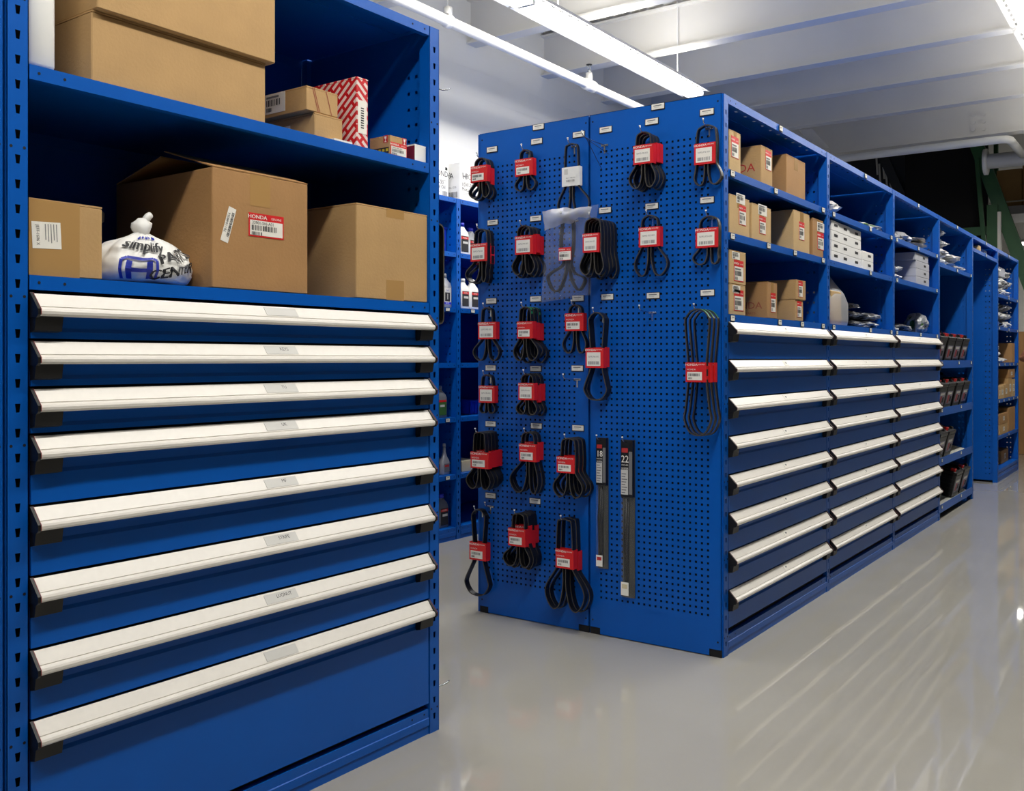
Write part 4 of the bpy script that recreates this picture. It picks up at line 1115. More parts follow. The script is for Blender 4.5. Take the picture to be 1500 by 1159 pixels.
bank_box('cardboard_box', 'broad brown carton with a single small red sticker on the second shelf', 1162.7, 1185.8, 307, ZB, f0, 0.42, m='card3', stickers=[S(0.11, 0.10, 0.075, 0.085)])
bank_box('cardboard_box', 'brown carton with a crooked label at the inner end of the second shelf', 1190.5, 1206, 319, ZB, f0, 0.30, m='card2', stickers=[S(0.12, 0.15, 0.11, 0.045, 'plain'), S(0.12, 0.08, 0.10, 0.085)])
tC = bank_box('cardboard_box', 'lower brown carton of the pair at the pegboard end above the drawers', 1068.5, 1092, 415.5, ZC, f0, 0.30, m='card3', stickers=[S(0.095, 0.06, 0.10, 0.085), S(0.07, 0.105, 0.08, 0.03, 'plain')])
zt_ = hY(1068.5, 415.5, f0).z
p0 = hY(1068.5, 366, f0); p1 = hY(1092.5, 366, f0)
carton('cardboard_box', 'upper brown carton of the pair at the pegboard end above the drawers', (p0.x, f0, zt_ + 0.001), p1.x - p0.x, 0.30, p0.z - zt_, 0, m='card3', stickers=[S(0.095, 0.055, 0.10, 0.085), S(0.065, 0.115, 0.08, 0.03, 'plain')])
bank_box('cardboard_box', 'brown carton with faded red lettering on its side above the drawers', 1124, 1138.5, 413, ZC, f0, 0.24, m='card2', stickers=[S(0.07, 0.07, 0.06, 0.085)], prints=[('L', 'HONDA', 0.13, 0.055, 0.042, 'brownink'), ('L', 'GENUINE PARTS', 0.13, 0.022, 0.014, 'brownink')])
bank_box('cardboard_box', 'lower of two small brown cartons stacked above the drawers', 1165, 1176.5, 439, ZC, f0, 0.24, m='card', stickers=[S(0.055, 0.055, 0.06, 0.075)])
zt_ = hY(1165, 439, f0).z; p0 = hY(1165, 410, f0); p1 = hY(1179, 410, f0)
carton('cardboard_box', 'upper of two small brown cartons stacked above the drawers', (p0.x, f0 - 0.004, zt_ + 0.001), p1.x - p0.x, 0.26, p0.z - zt_, 0, m='card', stickers=[S(0.06, 0.05, 0.06, 0.075)])
# stack of white cartons
aw0 = A0 + PITCH + PW + 0.02
edges = [hY(x, 400, f0).x for x in (1218, 1228.5, 1246, 1263.5, 1279.5)]
bh = 0.0515
for r in range(4):
    n_ = 4 if r < 2 else 3
    for c in range(n_):
        a_, b_ = edges[c], edges[c + 1] - 0.003
        tt = thing('white_carton', 'small white carton in the stack on the second unit, %s layer, %s' % (('bottom', 'second', 'third', 'top')[r], ('first from the post', 'second from the post', 'third from the post', 'fourth from the post')[c]), 'box', (a_, f0 + 0.004 * ((r * 3 + c) % 3), ZB + 0.001 + r * (bh + 0.001)), 0, 'small white cartons in a stack')
        w_ = b_ - a_
        mb = MB(); mb.cbox(0, w_, 0, 0.30, 0, bh, 0.002, 'whitebox'); mb.build('body', tt)
        mb = MB(); fr = Frame((w_ * 0.62, 0, bh * 0.55), (1, 0, 0), (0, 0, 1)); slab(mb, fr, -0.03, 0.03, -0.006, 0.008, 0.0003, 0.0003, 'ink'); mb.build('print', tt)
# grey-white cartons on the third unit
a_, b_ = hY(1342, 390, f0).x, hY(1361, 390, f0).x
for r in range(4):
    z = ZB + 0.001 + r * 0.0525
    tt = thing('white_carton', 'pale grey carton stacked on the third unit, %s of four' % ('lowest', 'second', 'third', 'topmost')[r], 'box', (a_ - 0.03 * (r == 3), f0, z))
    w_ = b_ - a_
    mb = MB(); mb.cbox(0, w_, 0, 0.42, 0, 0.0515, 0.002, 'greybox'); mb.build('body', tt)
    mb = MB(); fr = Frame((w_ * 0.66, 0, 0.027), (1, 0, 0), (0, 0, 1)); slab(mb, fr, -0.03, 0.03, -0.006, 0.009, 0.0003, 0.0003, 'ink'); mb.build('print', tt)

# --- crumpled bags of parts
_bc = {}
def bag_mesh(seed, film, inner):
    k = (seed, film, inner)
    if k in _bc: return _bc[k]
    nu, nv = 30, 16
    def shell(sc, amp, m):
        mb = MB(); vv = []
        rr = random.Random(seed * 7 + 1); ph0 = rr.uniform(0, 6)
        for j in range(nv + 1):
            th = pi * j / nv
            for i in range(nu):
                ph = 2 * pi * i / nu
                d = Vector((sin(th) * cos(ph), sin(th) * sin(ph), -cos(th)))
                c4 = (abs(cos(ph)) ** 4 + abs(sin(ph)) ** 4) ** -0.25
                ed = sin(th) ** 6 * (0.10 + 0.22 * abs(noise.noise(Vector((cos(ph) * 4, sin(ph) * 4, seed * 2.1)))))   # crimped seam round the middle
                r = 1 + amp * noise.noise(d * 2.0 + Vector((seed * 3.7, 1, 2))) - amp * 0.9 * abs(noise.noise(d * 4.5 + Vector((seed, 7, 2)))) - amp * 0.5 * abs(noise.noise(d * 10 + Vector((seed, 7, 5))))
                x, y, z = d.x * c4 ** 0.8 * (r + ed), d.y * c4 ** 0.8 * (r + ed), max(-1, min(1.15, d.z * 1.25)) * (0.7 + 0.3 * r) + ed * 0.12 * sin(3 * ph + ph0)
                vv.append((x * 0.5 * sc, y * 0.5 * sc, max(0.0, 0.5 + z * 0.55 * sc)))
        mb.add(vv, [(j * nu + i, j * nu + (i + 1) % nu, (j + 1) * nu + (i + 1) % nu, (j + 1) * nu + i) for j in range(nv) for i in range(nu)], m)
        lo = [min(p[k] for p in mb.v) for k in range(3)]; hi = [max(p[k] for p in mb.v) for k in range(3)]
        mb.v = [((p[0] - lo[0]) / (hi[0] - lo[0]) * sc - sc / 2, (p[1] - lo[1]) / (hi[1] - lo[1]) * sc - sc / 2, (p[2] - lo[2]) / (hi[2] - lo[2]) * sc + (0.5 - sc / 2)) for p in mb.v]
        return mb.mesh('film' if m == film else 'contents')
    _bc[k] = (shell(1.0, 0.42, film), shell(0.88, 0.2, inner) if inner else None)
    return _bc[k]
def pbag(label, loc, sx, sy, sz, seed, film='clearbag', inner=None, rz=0.0, group=None, sticker_=False):
    t = thing('parts_bag', label, 'bag', loc, rz, group)
    a, b = bag_mesh(seed % 6, film, inner)
    o = inst('film', a, t); o.scale = (sx, sy, sz)
    if b: q = inst('contents', b, t, (0, 0, 0.002)); q.scale = (sx, sy, sz)
    return t
def pb(label, xl, xr, yt, zs_, seed, depth=0.25, film='clearbag', inner=None, bf=B0 + 0.03, z_off=0.0, group=None, cap=9):
    p0, p1 = hY(xl, yt, bf), hY(xr, yt, bf)
    w = p1.x - p0.x - 0.006; h = min(p0.z - zs_ - z_off, cap)
    return pbag(label, ((p0.x + p1.x) / 2, bf + depth / 2, zs_ + z_off + 0.001), w, depth, max(h, 0.03), seed, film, inner, 0.0, group)
pb('crumpled clear bag at the near end of the second unit top shelf', 1218.5, 1240, 281, ZA, 1, 0.25, 'bagfilm', None)
pb('flat white bag lying next to a green-black bagged part', 1258, 1273, 324, ZA, 2, 0.2, 'bagfilm', None)
pb('clear bag with a green and black part on the second unit top shelf', 1274, 1301, 318, ZA, 3, 0.25, 'clearbag', 'greenlabel')
t = thing('bagged_carton', 'tall frosted bag holding a flat brown carton above the drawers', 'bag', (hY(1221, 470, f0).x, f0, ZC))
p0, p1 = hY(1223.5, 425, f0), hY(1238, 425, f0)
mb = MB(); mb.cbox(p0.x - t.location.x, p1.x - t.location.x, 0.02, 0.16, 0.003, p0.z - ZC, 0.003, 'card3'); mb.build('carton', t)
bx0, bx1 = -0.03, hY(1250, 425, f0).x - t.location.x; bz = hY(1220, 400, f0).z - ZC
mb = MB(); loft(mb, [([(x + (bx0 + bx1) / 2, y + 0.09) for x, y in squircle((bx1 - bx0) * s_, 0.17 * s2, 28, 0.5)], z_) for s_, s2, z_ in ((0.9, 0.95, 0.001), (1.0, 1.0, 0.03), (0.98, 1.0, bz * 0.45), (0.8, 0.8, bz * 0.66), (0.42, 0.45, bz * 0.85), (0.16, 0.2, bz))], 'frost'); mb.build('film', t, True)
pa = hY(1217.5, 440, f0)
t = thing('plastic_bottle', 'white bottle with a red label beside the bagged carton', 'bottle', (A0 + PITCH + PW + 0.042, f0 + 0.28, ZC + 0.001))
mb = MB(); loft(mb, [(squircle(.06, .09), 0), (squircle(.064, .094), .01), (squircle(.064, .094), .15), (squircle(.03, .03, e=.9), .19), (squircle(.03, .03, e=.9), .21)], 'white'); mb.build('body', t, True)
mb = MB(); mb.box(-.022, .022, -.0485, -.0475, .05, .11, 'red'); mb.build('label', t)
for r in range(3): pb('black bagged part above the second unit drawers, %s of three' % ('lowest', 'middle', 'topmost')[r], 1250.5, 1272, 479 - 13 - r * 12.5, ZC, 10 + r, 0.2, 'film', 'black', z_off=r * 0.052, cap=0.051)
for r in range(2): pb('grey bagged part beside the black ones, %s of two' % ('lower', 'upper')[r], 1273, 1299, (466, 455)[r], ZC, 20 + r, 0.22, 'clearbag', 'darkgrey', z_off=r * 0.052, cap=0.051)
pb('small white bag on the third unit top shelf', 1314, 1323, 344, ZA, 31, 0.18, 'bagfilm')
pb('clear bag with a black part on the third unit top shelf', 1323, 1347, 333, ZA, 32, 0.22, 'clearbag', 'black')
for r in range(3): pb('%s clear bag in the pile by the battery unit on the third unit top shelf' % ('lowest', 'middle', 'upper')[r], 1348, 1368, (368, 361, 355)[r], ZA, 40 + r, 0.24, 'clearbag', 'cream', z_off=r * 0.035)
for r in range(2): pb('%s white parts bag beside the pale grey cartons' % ('lower', 'upper')[r], 1314, 1328, (398, 384)[r], ZB, 50 + r, 0.22, 'bagfilm', None, z_off=r * 0.06)
pb('black bagged part above the third unit drawers', 1322, 1350, 472, ZC, 60, 0.22, 'film', 'black')
pb('white bag at the post above the third unit drawers', 1313.5, 1321, 480, ZC, 61, 0.18, 'bagfilm')
pb('upright clear and green bag above the third unit drawers', 1354, 1367, 457, ZC, 62, 0.16, 'clearbag', 'greenlabel')
k = 0
for r in range(4):
    for (xa, xb) in (((1379, 1391), (1391, 1408), (1408, 1424)), ((1379, 1395), (1395, 1411)), ((1379, 1394),), ((1379, 1388),))[r]:
        k += 1
        p0, p1 = hY(xa, 380, f0 + .02), hY(min(xb, 1417.5), 380, f0 + .02)
        pbag('crumpled clear parts bag heaped over the battery racks, %s layer, %s from the drawers' % (('lowest', 'second', 'third', 'top')[r], ('first', 'second', 'third')[int(xa > 1385) + int(xa > 1400)]), ((p0.x + p1.x) / 2, f0 + 0.14, Z4 + 0.001 + r * 0.072), p1.x - p0.x - 0.004, 0.26, 0.071, 70 + k, 'bagfilm' if k % 3 else 'clearbag', None if k % 2 else 'greybottle', 0.0, 'clear parts bags heaped over the battery racks')
for i, (px, m_, nm) in enumerate(((1428.5, 'card3', 'small brown box on the bridge shelf'), (1440, 'white', 'small white roll on the bridge shelf'))):
    p = hY(px, 366, f0 + 0.03)
    mb = MB()
    if i == 0: mb.cbox(0, 0.09, 0, 0.08, 0, 0.05, 0.003, m_)
    else: mb.tube([(0, 0.05, 0.03), (0.14, 0.05, 0.03)], 0.03, m_, 14); mb.tube([(-0.01, 0.05, 0.03), (0.15, 0.05, 0.03)], 0.01, 'darkgrey', 10)
    o = mb.build('small_box' if i == 0 else 'tape_roll'); o.location = (max(p.x, a5 + PW + .01), f0, 2.0965); tag(o, nm, 'box' if i == 0 else 'roll')
# unit beyond the passage
def far_x(px): return hY(px, 500, f0).x
lv = BL6
for s_, zsh in enumerate(lv[1:3]):
    for r in range(3):
        for c, (xa, xb) in enumerate(((1463.5, 1472), (1472.2, 1480.8), (1481, 1486.3))):
            if s_ == 0 and r == 2 and c == 1: continue
            x0_, x1_ = far_x(xa), far_x(xb)
            pbag('crumpled parts bag, %s shelf beyond the passage, %s layer, %s along' % (('upper', 'second')[s_], ('lowest', 'middle', 'top')[r], ('first', 'second', 'third')[c]), ((x0_ + x1_) / 2, f0 + 0.15, zsh + 0.001 + r * (0.1, 0.088)[s_]), x1_ - x0_, 0.28, (0.099, 0.087)[s_], 100 + s_ * 20 + r * 3 + c, 'bagfilm' if (r + c) % 3 else 'clearbag', ('black' if (r + c) % 2 else None), 0, 'parts bags on the %s shelf beyond the passage' % ('upper', 'second')[s_])
x0_, x1_ = far_x(1472), far_x(1480)
carton('white_carton', 'grey carton on top of the parts bags beyond the passage', (x0_, f0 + 0.05, lv[1] + 0.203), x1_ - x0_, 0.25, 0.09, 0, m='greybox', tape=False)
for r in range(3):
    x0_, x1_ = far_x(1463.5), far_x((1481, 1472, 1470)[r])
    pbag('%s white bag of the small pile on the third shelf beyond the passage' % ('lowest', 'middle', 'topmost')[r], ((x0_ + x1_) / 2, f0 + 0.10, lv[3] + 0.001 + r * 0.06), x1_ - x0_, 0.18, 0.058, 130 + r, 'bagfilm', None, 0, 'white bags on the third shelf beyond the passage')
def fbox(label, xa, xb, z, h, d=0.28, m='card', off=0.0, st=True):
    x0_, x1_ = far_x(xa), far_x(xb)
    carton('cardboard_box', label, (x0_, f0 + off, z + 0.001), x1_ - x0_ - 0.004, d, h, 0, m=m, tape=False, stickers=[('F', (x1_ - x0_) * 0.5, h * 0.5, min(0.1, (x1_ - x0_) * 0.5), h * 0.4, 'plain')] if st else ())
fbox('larger brown carton behind the white bags, third shelf beyond the passage', 1471, 1482.3, lv[3], 0.21, 0.2, off=0.22, st=False)
fbox('narrow brown carton at the end of the third shelf beyond the passage', 1482.3, 1486.5, lv[3], 0.20, 0.3, m='card2', st=False)
for i, (xa, xb, h) in enumerate(((1463.5, 1465.5, .12), (1465.7, 1471, .125), (1471.2, 1477, .135), (1477.2, 1482.5, .19), (1482.7, 1487, .18))):
    fbox('brown carton, fourth shelf beyond the passage, %s from the near post' % ('first', 'second', 'third', 'fourth', 'last')[i], xa, xb, lv[4], h, m=('card', 'card3', 'card')[i % 3])
fbox('big brown carton on top of the row, fourth shelf beyond the passage', 1477.2, 1486.5, lv[4] + 0.192, 0.09, 0.3, m='card2')
fbox('lower labelled carton on the fifth shelf beyond the passage', 1464.5, 1476, lv[5], 0.10); fbox('upper labelled carton on the fifth shelf beyond the passage', 1464.5, 1476, lv[5] + 0.102, 0.10, m='card2')
fbox('tall brown carton at the end of the fifth shelf beyond the passage', 1477.5, 1487, lv[5], 0.24, m='card2', st=False)
fbox('brown carton on the bottom shelf beyond the passage', 1475, 1485, lv[6], 0.13, 0.3, m='card2', off=0.05)

# --- batteries
def battery_parts():
    w, d, h = 0.245, 0.17, 0.20
    b = MB(); b.cbox(0, w, 0, d, 0, h - 0.03, 0.004, 'battery')
    for k in range(4): b.box(-0.001, 0.0, 0.01, d - 0.01, 0.03 + k * 0.035, 0.034 + k * 0.035, 'darkgrey')
    l = MB(); l.cbox(-0.002, w + 0.002, -0.002, d + 0.002, h - 0.03, h, 0.004, 'battery'); l.box(0.03, w - 0.03, 0.05, d - 0.05, h, h + 0.01, 'darkgrey')
    t1 = MB(); t1.lathe([(0.012, h), (0.010, h + 0.02)], 'batred', 12, off=(0.035, 0.035, 0)); t1.box(0.015, 0.055, 0.018, 0.055, h, h + 0.022, 'batred')
    t2 = MB(); t2.lathe([(0.012, h), (0.010, h + 0.02)], 'battery', 12, off=(w - 0.035, 0.035, 0)); t2.box(w - 0.05, w - 0.02, 0.02, 0.05, h, h + 0.014, 'battery')
    s = MB(); fr = Frame((w / 2, 0, h * 0.42), (1, 0, 0), (0, 0, 1)); slab(s, fr, -0.085, 0.085, -0.05, 0.05, 0.0003, 0.0005, 'batlabel'); slab(s, fr, -0.06, 0.0, -0.04, 0.02, 0.0009, 0.0003, 'batred'); slab(s, fr, -0.07, 0.06, 0.026, 0.042, 0.0009, 0.0003, 'paper'); patch(s, fr, 0.01, 0.07, -0.03, 0.01, 0.001, 'ink')
    return [(n, q.mesh(n)) for n, q in (('case', b), ('lid', l), ('terminal', t1), ('terminal', t2), ('label', s))]
bat = battery_parts()
sl = [[0.02, 0.33, 0.61, 0.90], [0.05, 0.32, 0.64, 0.93], [0.03, 0.33], [0.62, 0.93]]
for r, xs in enumerate(sl):
    for c, x in enumerate(xs):
        for dpt in (0, 1):
            t = thing('car_battery', 'black car battery on the %s sloping rack, %s from the drawers, %s' % (('top', 'second', 'third', 'lowest')[r], ('first', 'second', 'third', 'fourth')[c], ('at the front', 'behind another')[dpt]), 'battery', (A0 + 3 * PITCH + X0 + 0.01 + x * 0.985, B0 + 0.024 + dpt * 0.195 * cos(TILT) + 0.02, RACKZ[r] - 0.024 + (0.02 + dpt * 0.195) * math.tan(TILT)), 0, 'car batteries on the sloping racks')
            t.rotation_euler = (TILT, 0, 0)
            for n_, me in bat: inst(n_, me, t)

# --- goods on the wall shelving
fK = BK + 0.015
def oil(label, px, ybase_z, h, w, body, cap, lab, inset=0.02, style='jug'):
    p = hY(px, 500, fK + inset); d = w * 0.62
    t = thing('oil_bottle', label, 'bottle', (p.x, fK + inset + d / 2, ybase_z + 0.001))
    mb = MB()
    if style == 'neck': rings = [(squircle(w * .95, d * .95), 0), (squircle(w, d), .006), (squircle(w, d), h * .42), (squircle(w * .55, d * .6, e=.6), h * .58), (squircle(w * .3, w * .3, e=1), h * .72), (squircle(w * .24, w * .24, e=1), h * .9)]
    else: rings = [(squircle(w * .95, d * .95), 0), (squircle(w, d), .006), (squircle(w, d), h * .62), (squircle(w * .9, d * .9, e=.5), h * .72), (squircle(w * .55, d * .62, e=.7, ), h * .82, w * .0), (squircle(w * .38, w * .38, e=1), h * .88)]
    loft(mb, rings, body); mb.build('body', t, True)
    zc = rings[-1][1]; rc = w * (.15 if style == 'neck' else .21)
    mb = MB(); mb.lathe([(rc, zc), (rc, h * .985), (rc * .85, h)], cap, 14); mb.build('cap', t, True)
    mb = MB(); fr = Frame((0, -d / 2, h * (.33 if style != 'neck' else .22)), (1, 0, 0), (0, 0, 1)); hh = h * (.5 if style != 'neck' else .34)
    for q in lab:
        slab(mb, fr, q[0] * w, q[1] * w, q[2] * hh, q[3] * hh, 0.0005 + q[5] * .0005, 0.0005, q[4])
        if len(q) > 6: write(mb, fr, q[6], (q[0] + q[1]) / 2 * w, (q[2] + q[3]) / 2 * hh, (q[3] - q[2]) * hh * 0.9, 0.003, q[7], .8)
    mb.build('label', t)
    return t
LBK = [(-.36, .36, -.5, .5, 'ink', 0), (-.36, .36, .3, .45, 'red', 1, 'HONDA', 'paper'), (-.2, .3, .02, .16, 'greypaper', 1)]
oil('white oil bottle with blue cap and black label, first on the upper wall shelf', 681, ZK[1], 0.21, 0.105, 'white', 'bluecap', LBK)
oil('white oil bottle with blue cap and black label, behind the pegboard edge', 694, ZK[1], 0.205, 0.105, 'white', 'bluecap', LBK, 0.10)
oil('silver oil bottle with a figure one on its label', 655, ZK[2], 0.22, 0.11, 'silver', 'silver', [(-.36, .36, -.5, .5, 'greypaper', 0), (-.2, .25, -.3, .22, 'ink', 1, '1', 'paper'), (-.36, .36, -.48, -.34, 'bluecap', 1, '5W-30', 'paper'), (-.36, .36, .28, .42, 'greypaper', 1, 'Mobil', 'blueink')])
oil('silver oil bottle behind the one marked with a figure one', 661, ZK[2], 0.19, 0.09, 'silver', 'white', LBK, 0.16)
oil('white square oil bottle with black label, first beside the post', 682, ZK[2], 0.20, 0.095, 'white', 'white', LBK)
oil('white square oil bottle with black label, second beside the post', 696, ZK[2], 0.20, 0.095, 'white', 'white', LBK)
oil('grey oil bottle with a green label', 648, ZK[4], 0.205, 0.11, 'greybottle', 'greybottle', [(-.36, .36, -.5, .45, 'greenlabel', 0), (-.36, .36, .32, .45, 'red', 1), (-.2, .2, .02, .16, 'greypaper', 1)])
oil('silver long-necked additive bottle standing forward', 654.5, ZK[5], 0.20, 0.07, 'silver', 'silver', [(-.36, .36, -.4, .4, 'greybottle', 0), (-.3, .3, .1, .3, 'redink', 1)], 0.02, 'neck')
oil('silver long-necked additive bottle beside the drawer unit edge', 642.5, ZK[5], 0.20, 0.07, 'silver', 'silver', [(-.36, .36, -.4, .4, 'greybottle', 0), (-.3, .3, .1, .3, 'redink', 1)], 0.05, 'neck')
oil('dark grey oil bottle with black label at the bottom', 651, ZK[6], 0.215, 0.098, 'greybottle', 'bluecap', LBK, 0.03)
oil('dark grey oil bottle mostly hidden by the drawer unit', 636, ZK[6], 0.20, 0.08, 'greybottle', 'bluecap', LBK, 0.05)
def bin_(label, x0, x1, z, h, d, inset, ribs=0):
    p0, p1 = hY(x0, 500, fK + inset), hY(x1, 500, fK + inset); w = p1.x - p0.x
    t = thing('storage_bin', label, 'bin', (p0.x, fK + inset, z + 0.001))
    mb = MB()
    for q in ((0, w, 0, .003, 0, h), (0, w, d - .003, d, 0, h), (0, .003, 0, d, 0, h), (w - .003, w, 0, d, 0, h), (0, w, 0, d, 0, .003)): mb.box(*q, 'bluebin')
    mb.box(-.004, w + .004, -.006, .0, h - .012, h, 'bluebin'); mb.build('body', t)
    for k in range(ribs):
        mb = MB(); mb.box(w * (k + .5) / ribs, w * (k + .5) / ribs + .005, -.005, 0, 0, h - .012, 'bluebin'); mb.build('rib', t)
    return t
bin_('blue plastic bin on the upper wall shelf beside the drawer unit', 640, 654, ZK[1], 0.17, 0.25, 0.08)
bin_('ribbed blue bin on the wall shelf behind the pegboard edge', 688, 706, ZK[4], 0.095, 0.2, 0.10, 4)
p = hY(676.5, 690, fK + .03)
mb = MB()
carton('small_carton', 'cream carton on the wall shelf behind the belts', (p.x, fK + .03, ZK[5]), 0.17, 0.14, 0.072, 0, m='cream', tape=False, stickers=[('F', 0.125, 0.035, 0.05, 0.05, 'plain')])
# oil cases on top
for i, (xa, xb, inset, h) in enumerate(((632, 657, 0.06, 0.238), (673.5, 705, 0.0, 0.24), (706, 738, 0.01, 0.24))):
    p0, p1 = hY(xa, 260, fK + inset), hY(xb, 260, fK + inset); w_ = p1.x - p0.x
    lab = ('white printed oil case on the wall shelving beside the drawer unit', 'white printed oil case next to the pegboard top', 'white printed oil case hidden behind the pegboard')[i]
    tt = carton('oil_case', lab, (p0.x, fK + inset, ZT + 0.001), w_, 0.30, h, 0, m='whitebox', tape=False)
    mb = MB(); FF = Frame((0, 0, 0), (1, 0, 0), (0, 0, 1)); LL = Frame((0, .30, 0), (0, -1, 0), (0, 0, 1))
    write(mb, FF, 'HONDA', w_ * .62, h * .66, .05, .0006, 'ink'); write(mb, FF, '10W-30', w_ * .35, h * .42, .036, .0006, 'ink'); write(mb, FF, 'Motor Oil', w_ * .4, h * .30, .034, .0006, 'ink')
    patch(mb, FF, w_ * .15, w_ * .85, h * .485, h * .49, .0006, 'ink'); patch(mb, FF, w_ * .15, w_ * .6, h * .2, h * .205, .0006, 'fadeink'); patch(mb, FF, w_ * .15, w_ * .5, h * .16, h * .165, .0006, 'fadeink')
    barcode(mb, FF, w_ * .62, w_ * .92, h * .06, h * .2, .0006, 'fadeink', 14, 2)
    mb.build('print', tt); mb = MB()
    write(mb, LL, 'HONDA', .15, h * .66, .052, .0006, 'ink'); write(mb, LL, 'No.1235', .24, h * .34, .018, .0006, 'fadeink'); barcode(mb, LL, .2, .285, h * .06, h * .22, .0006, 'ink', 14, 5)
    mb.build('print', tt); mb = MB()
    # winged H mark
    f2 = Frame((w_ * .22, 0, h * .66), (1, 0, 0), (0, 0, 1))
    for a_, b_ in (((-.016, -.02), (-.02, .022)), ((.016, -.02), (.02, .022))):
        mb.face([f2.at(a_[0] - .005, a_[1], .0007), f2.at(a_[0] + .005, a_[1], .0007), f2.at(b_[0] + .005, b_[1], .0007), f2.at(b_[0] - .005, b_[1], .0007)], 'fadeink')
    patch(mb, f2, -.014, .014, -.006, .003, .0007, 'fadeink')
    mb.build('emblem', tt)
    mb = MB(); slab(mb, FF, w_ * .8, w_ * .93, h * .78, h * .86, .0003, .0003, 'dark'); mb.build('hand_hole', tt)
# ------------------------------------------------------------------ the hall beyond: rack, big carton, person
AR = 13.5
t = thing('storage_rack', 'green steel rack with a slanted upright and black panels beyond the blue shelving', 'rack', (AR, 1.6, 0))
RO = Vector((AR, 1.6, 0))
def R(px, py, da=0.0): return hX(px, py, AR + da) - RO
mb = MB(); q0, q1 = R(1326, 236, .1), R(1432, 236, .1)
mb.box(0.09, 0.12, q1.y - 0.12, q0.y, 0.0, 4.6, 'blackpanel'); mb.build('black_panel', t)
mb = MB(); q0, q1 = R(1205, 236, .25), R(1350, 236, .25)
mb.box(0.24, 0.27, q1.y, 4.45 - RO.y, 0.0, 4.6, 'darkgrey')
mb.build('grey_panel', t)
def bar(p, q, w, m, th=0.05):
    mb = MB(); p, q = Vector(p), Vector(q); d = (q - p).normalized(); s = d.cross(Vector((1, 0, 0))).normalized() * w / 2; n = Vector((th / 2, 0, 0))
    mb.add([p - s - n, p + s - n, q + s - n, q - s - n, p - s + n, p + s + n, q + s + n, q - s + n], [(3, 2, 1, 0), (4, 5, 6, 7), (0, 1, 5, 4), (1, 2, 6, 5), (2, 3, 7, 6), (3, 0, 4, 7)], m)
    return mb
a_, b_ = R(1428, 205), R(1500, 395)
dv = b_ - a_
bt = a_ + dv * (a_.z / -dv.z)
o = bar(a_ - dv * 0.3, bt, 0.16, 'greensteel', 0.08).build('slanted_upright', t)
bar(a_ - dv * 0.3 + Vector((-0.05, -0.075, 0)), bt + Vector((-0.05, -0.075, 0)), 0.02, 'greensteel', 0.02).build('flange', o)
bar(R(1431, 232, -0.05), R(1442, 362, -0.05), 0.05, 'greensteel').build('brace', t)
u0 = R(1454, 300, -0.06); mb = MB(); mb.box(-0.1, -0.02, u0.y - 0.06, u0.y + 0.06, 0, u0.z, 'greensteel'); o = mb.build('upright', t)
mb = MB(); mb.box(-0.105, -0.02, u0.y - 0.10, u0.y - 0.062, 0, u0.z - 0.1, 'paper'); mb.build('white_guard', o)
q0, q1 = R(1400, 342, -0.02), R(1452, 342, -0.02); mb = MB(); mb.box(-0.05, 0.03, q1.y, q0.y, q0.z - 0.05, q0.z + 0.06, 'greensteel'); mb.build('beam', t)
q0, q1 = R(1452, 380, 0.0), R(1500, 380, 0.0); mb = MB(); mb.box(0.0, 0.05, q1.y - 1.5, q0.y, q0.z - 0.04, q0.z + 0.05, 'greensteel'); mb.build('beam', t)
for i, (xa, ya, yb) in enumerate(((1284, 232, 256), (1288, 240, 268), (1294, 245, 262), (1298, 252, 275), (1304, 262, 280))):
    p, q = R(xa, ya, .18), R(xa + 1.5, yb, .18); bar(p, q, 0.022, 'wirewhite', 0.02).build('slat', t)
p, q = R(1292, 225, .16), R(1322, 292, .16); bar(p, q, 0.12, 'darkgrey', 0.04).build('brace', t)
# upper storage level with cartons
AU = 15.6
c0, c1 = hX(1448, 305, AU), hX(1500, 303, AU)
t = thing('storage_rack', 'upper storage level of the far rack carrying brown cartons', 'rack', (AU, c1.y - 2.0, 0))
yo = c1.y - 2.0; y1_ = c0.y - yo
mb = MB(); mb.box(-0.03, 1.0, 0, y1_, c0.z - 0.12, c0.z - 0.0, 'greybox'); mb.build('deck', t)
mb = MB(); mb.box(-0.05, -0.03, 0, y1_, c0.z + 0.055, c0.z + 0.075, 'wirewhite'); mb.build('rail', t)
for yy in (-0.07, y1_ + 0.01):
    for xx in (0.0, 0.9):
        mb = MB(); mb.box(xx, xx + 0.07, yy, yy + 0.06, 0, c0.z + 1.2, 'greensteel'); mb.build('upright', t)
yy = c0.y - 0.09
for i in range(6):
    w_ = (0.34, 0.3, 0.36)[i % 3]
    mb = MB(); carton('cardboard_box', 'brown carton in the row on the far upper level, %s from its open end' % ('first', 'second', 'third', 'fourth', 'fifth', 'last')[i], (AU + 0.06, yy, c0.z + 0.001), 0.5, w_ - 0.01, 0.55 + 0.08 * (i % 2), -pi / 2 if False else 0.0, m='card2' if i % 2 else 'card', tape=False, group='brown cartons on the far upper level').location = (AU + 0.06, yy - w_, c0.z + 0.001)
    yy -= w_
# big carton standing on the floor past the last unit
p = hZ(1488, 665, 0); z_ = hX(1490, 486, p.x).z
carton('cardboard_crate', 'big plain brown carton standing on the floor past the last blue unit', (p.x, p.y - 0.78, 0.0), 0.24, 0.8, z_, 0, m='card2', tape=False)
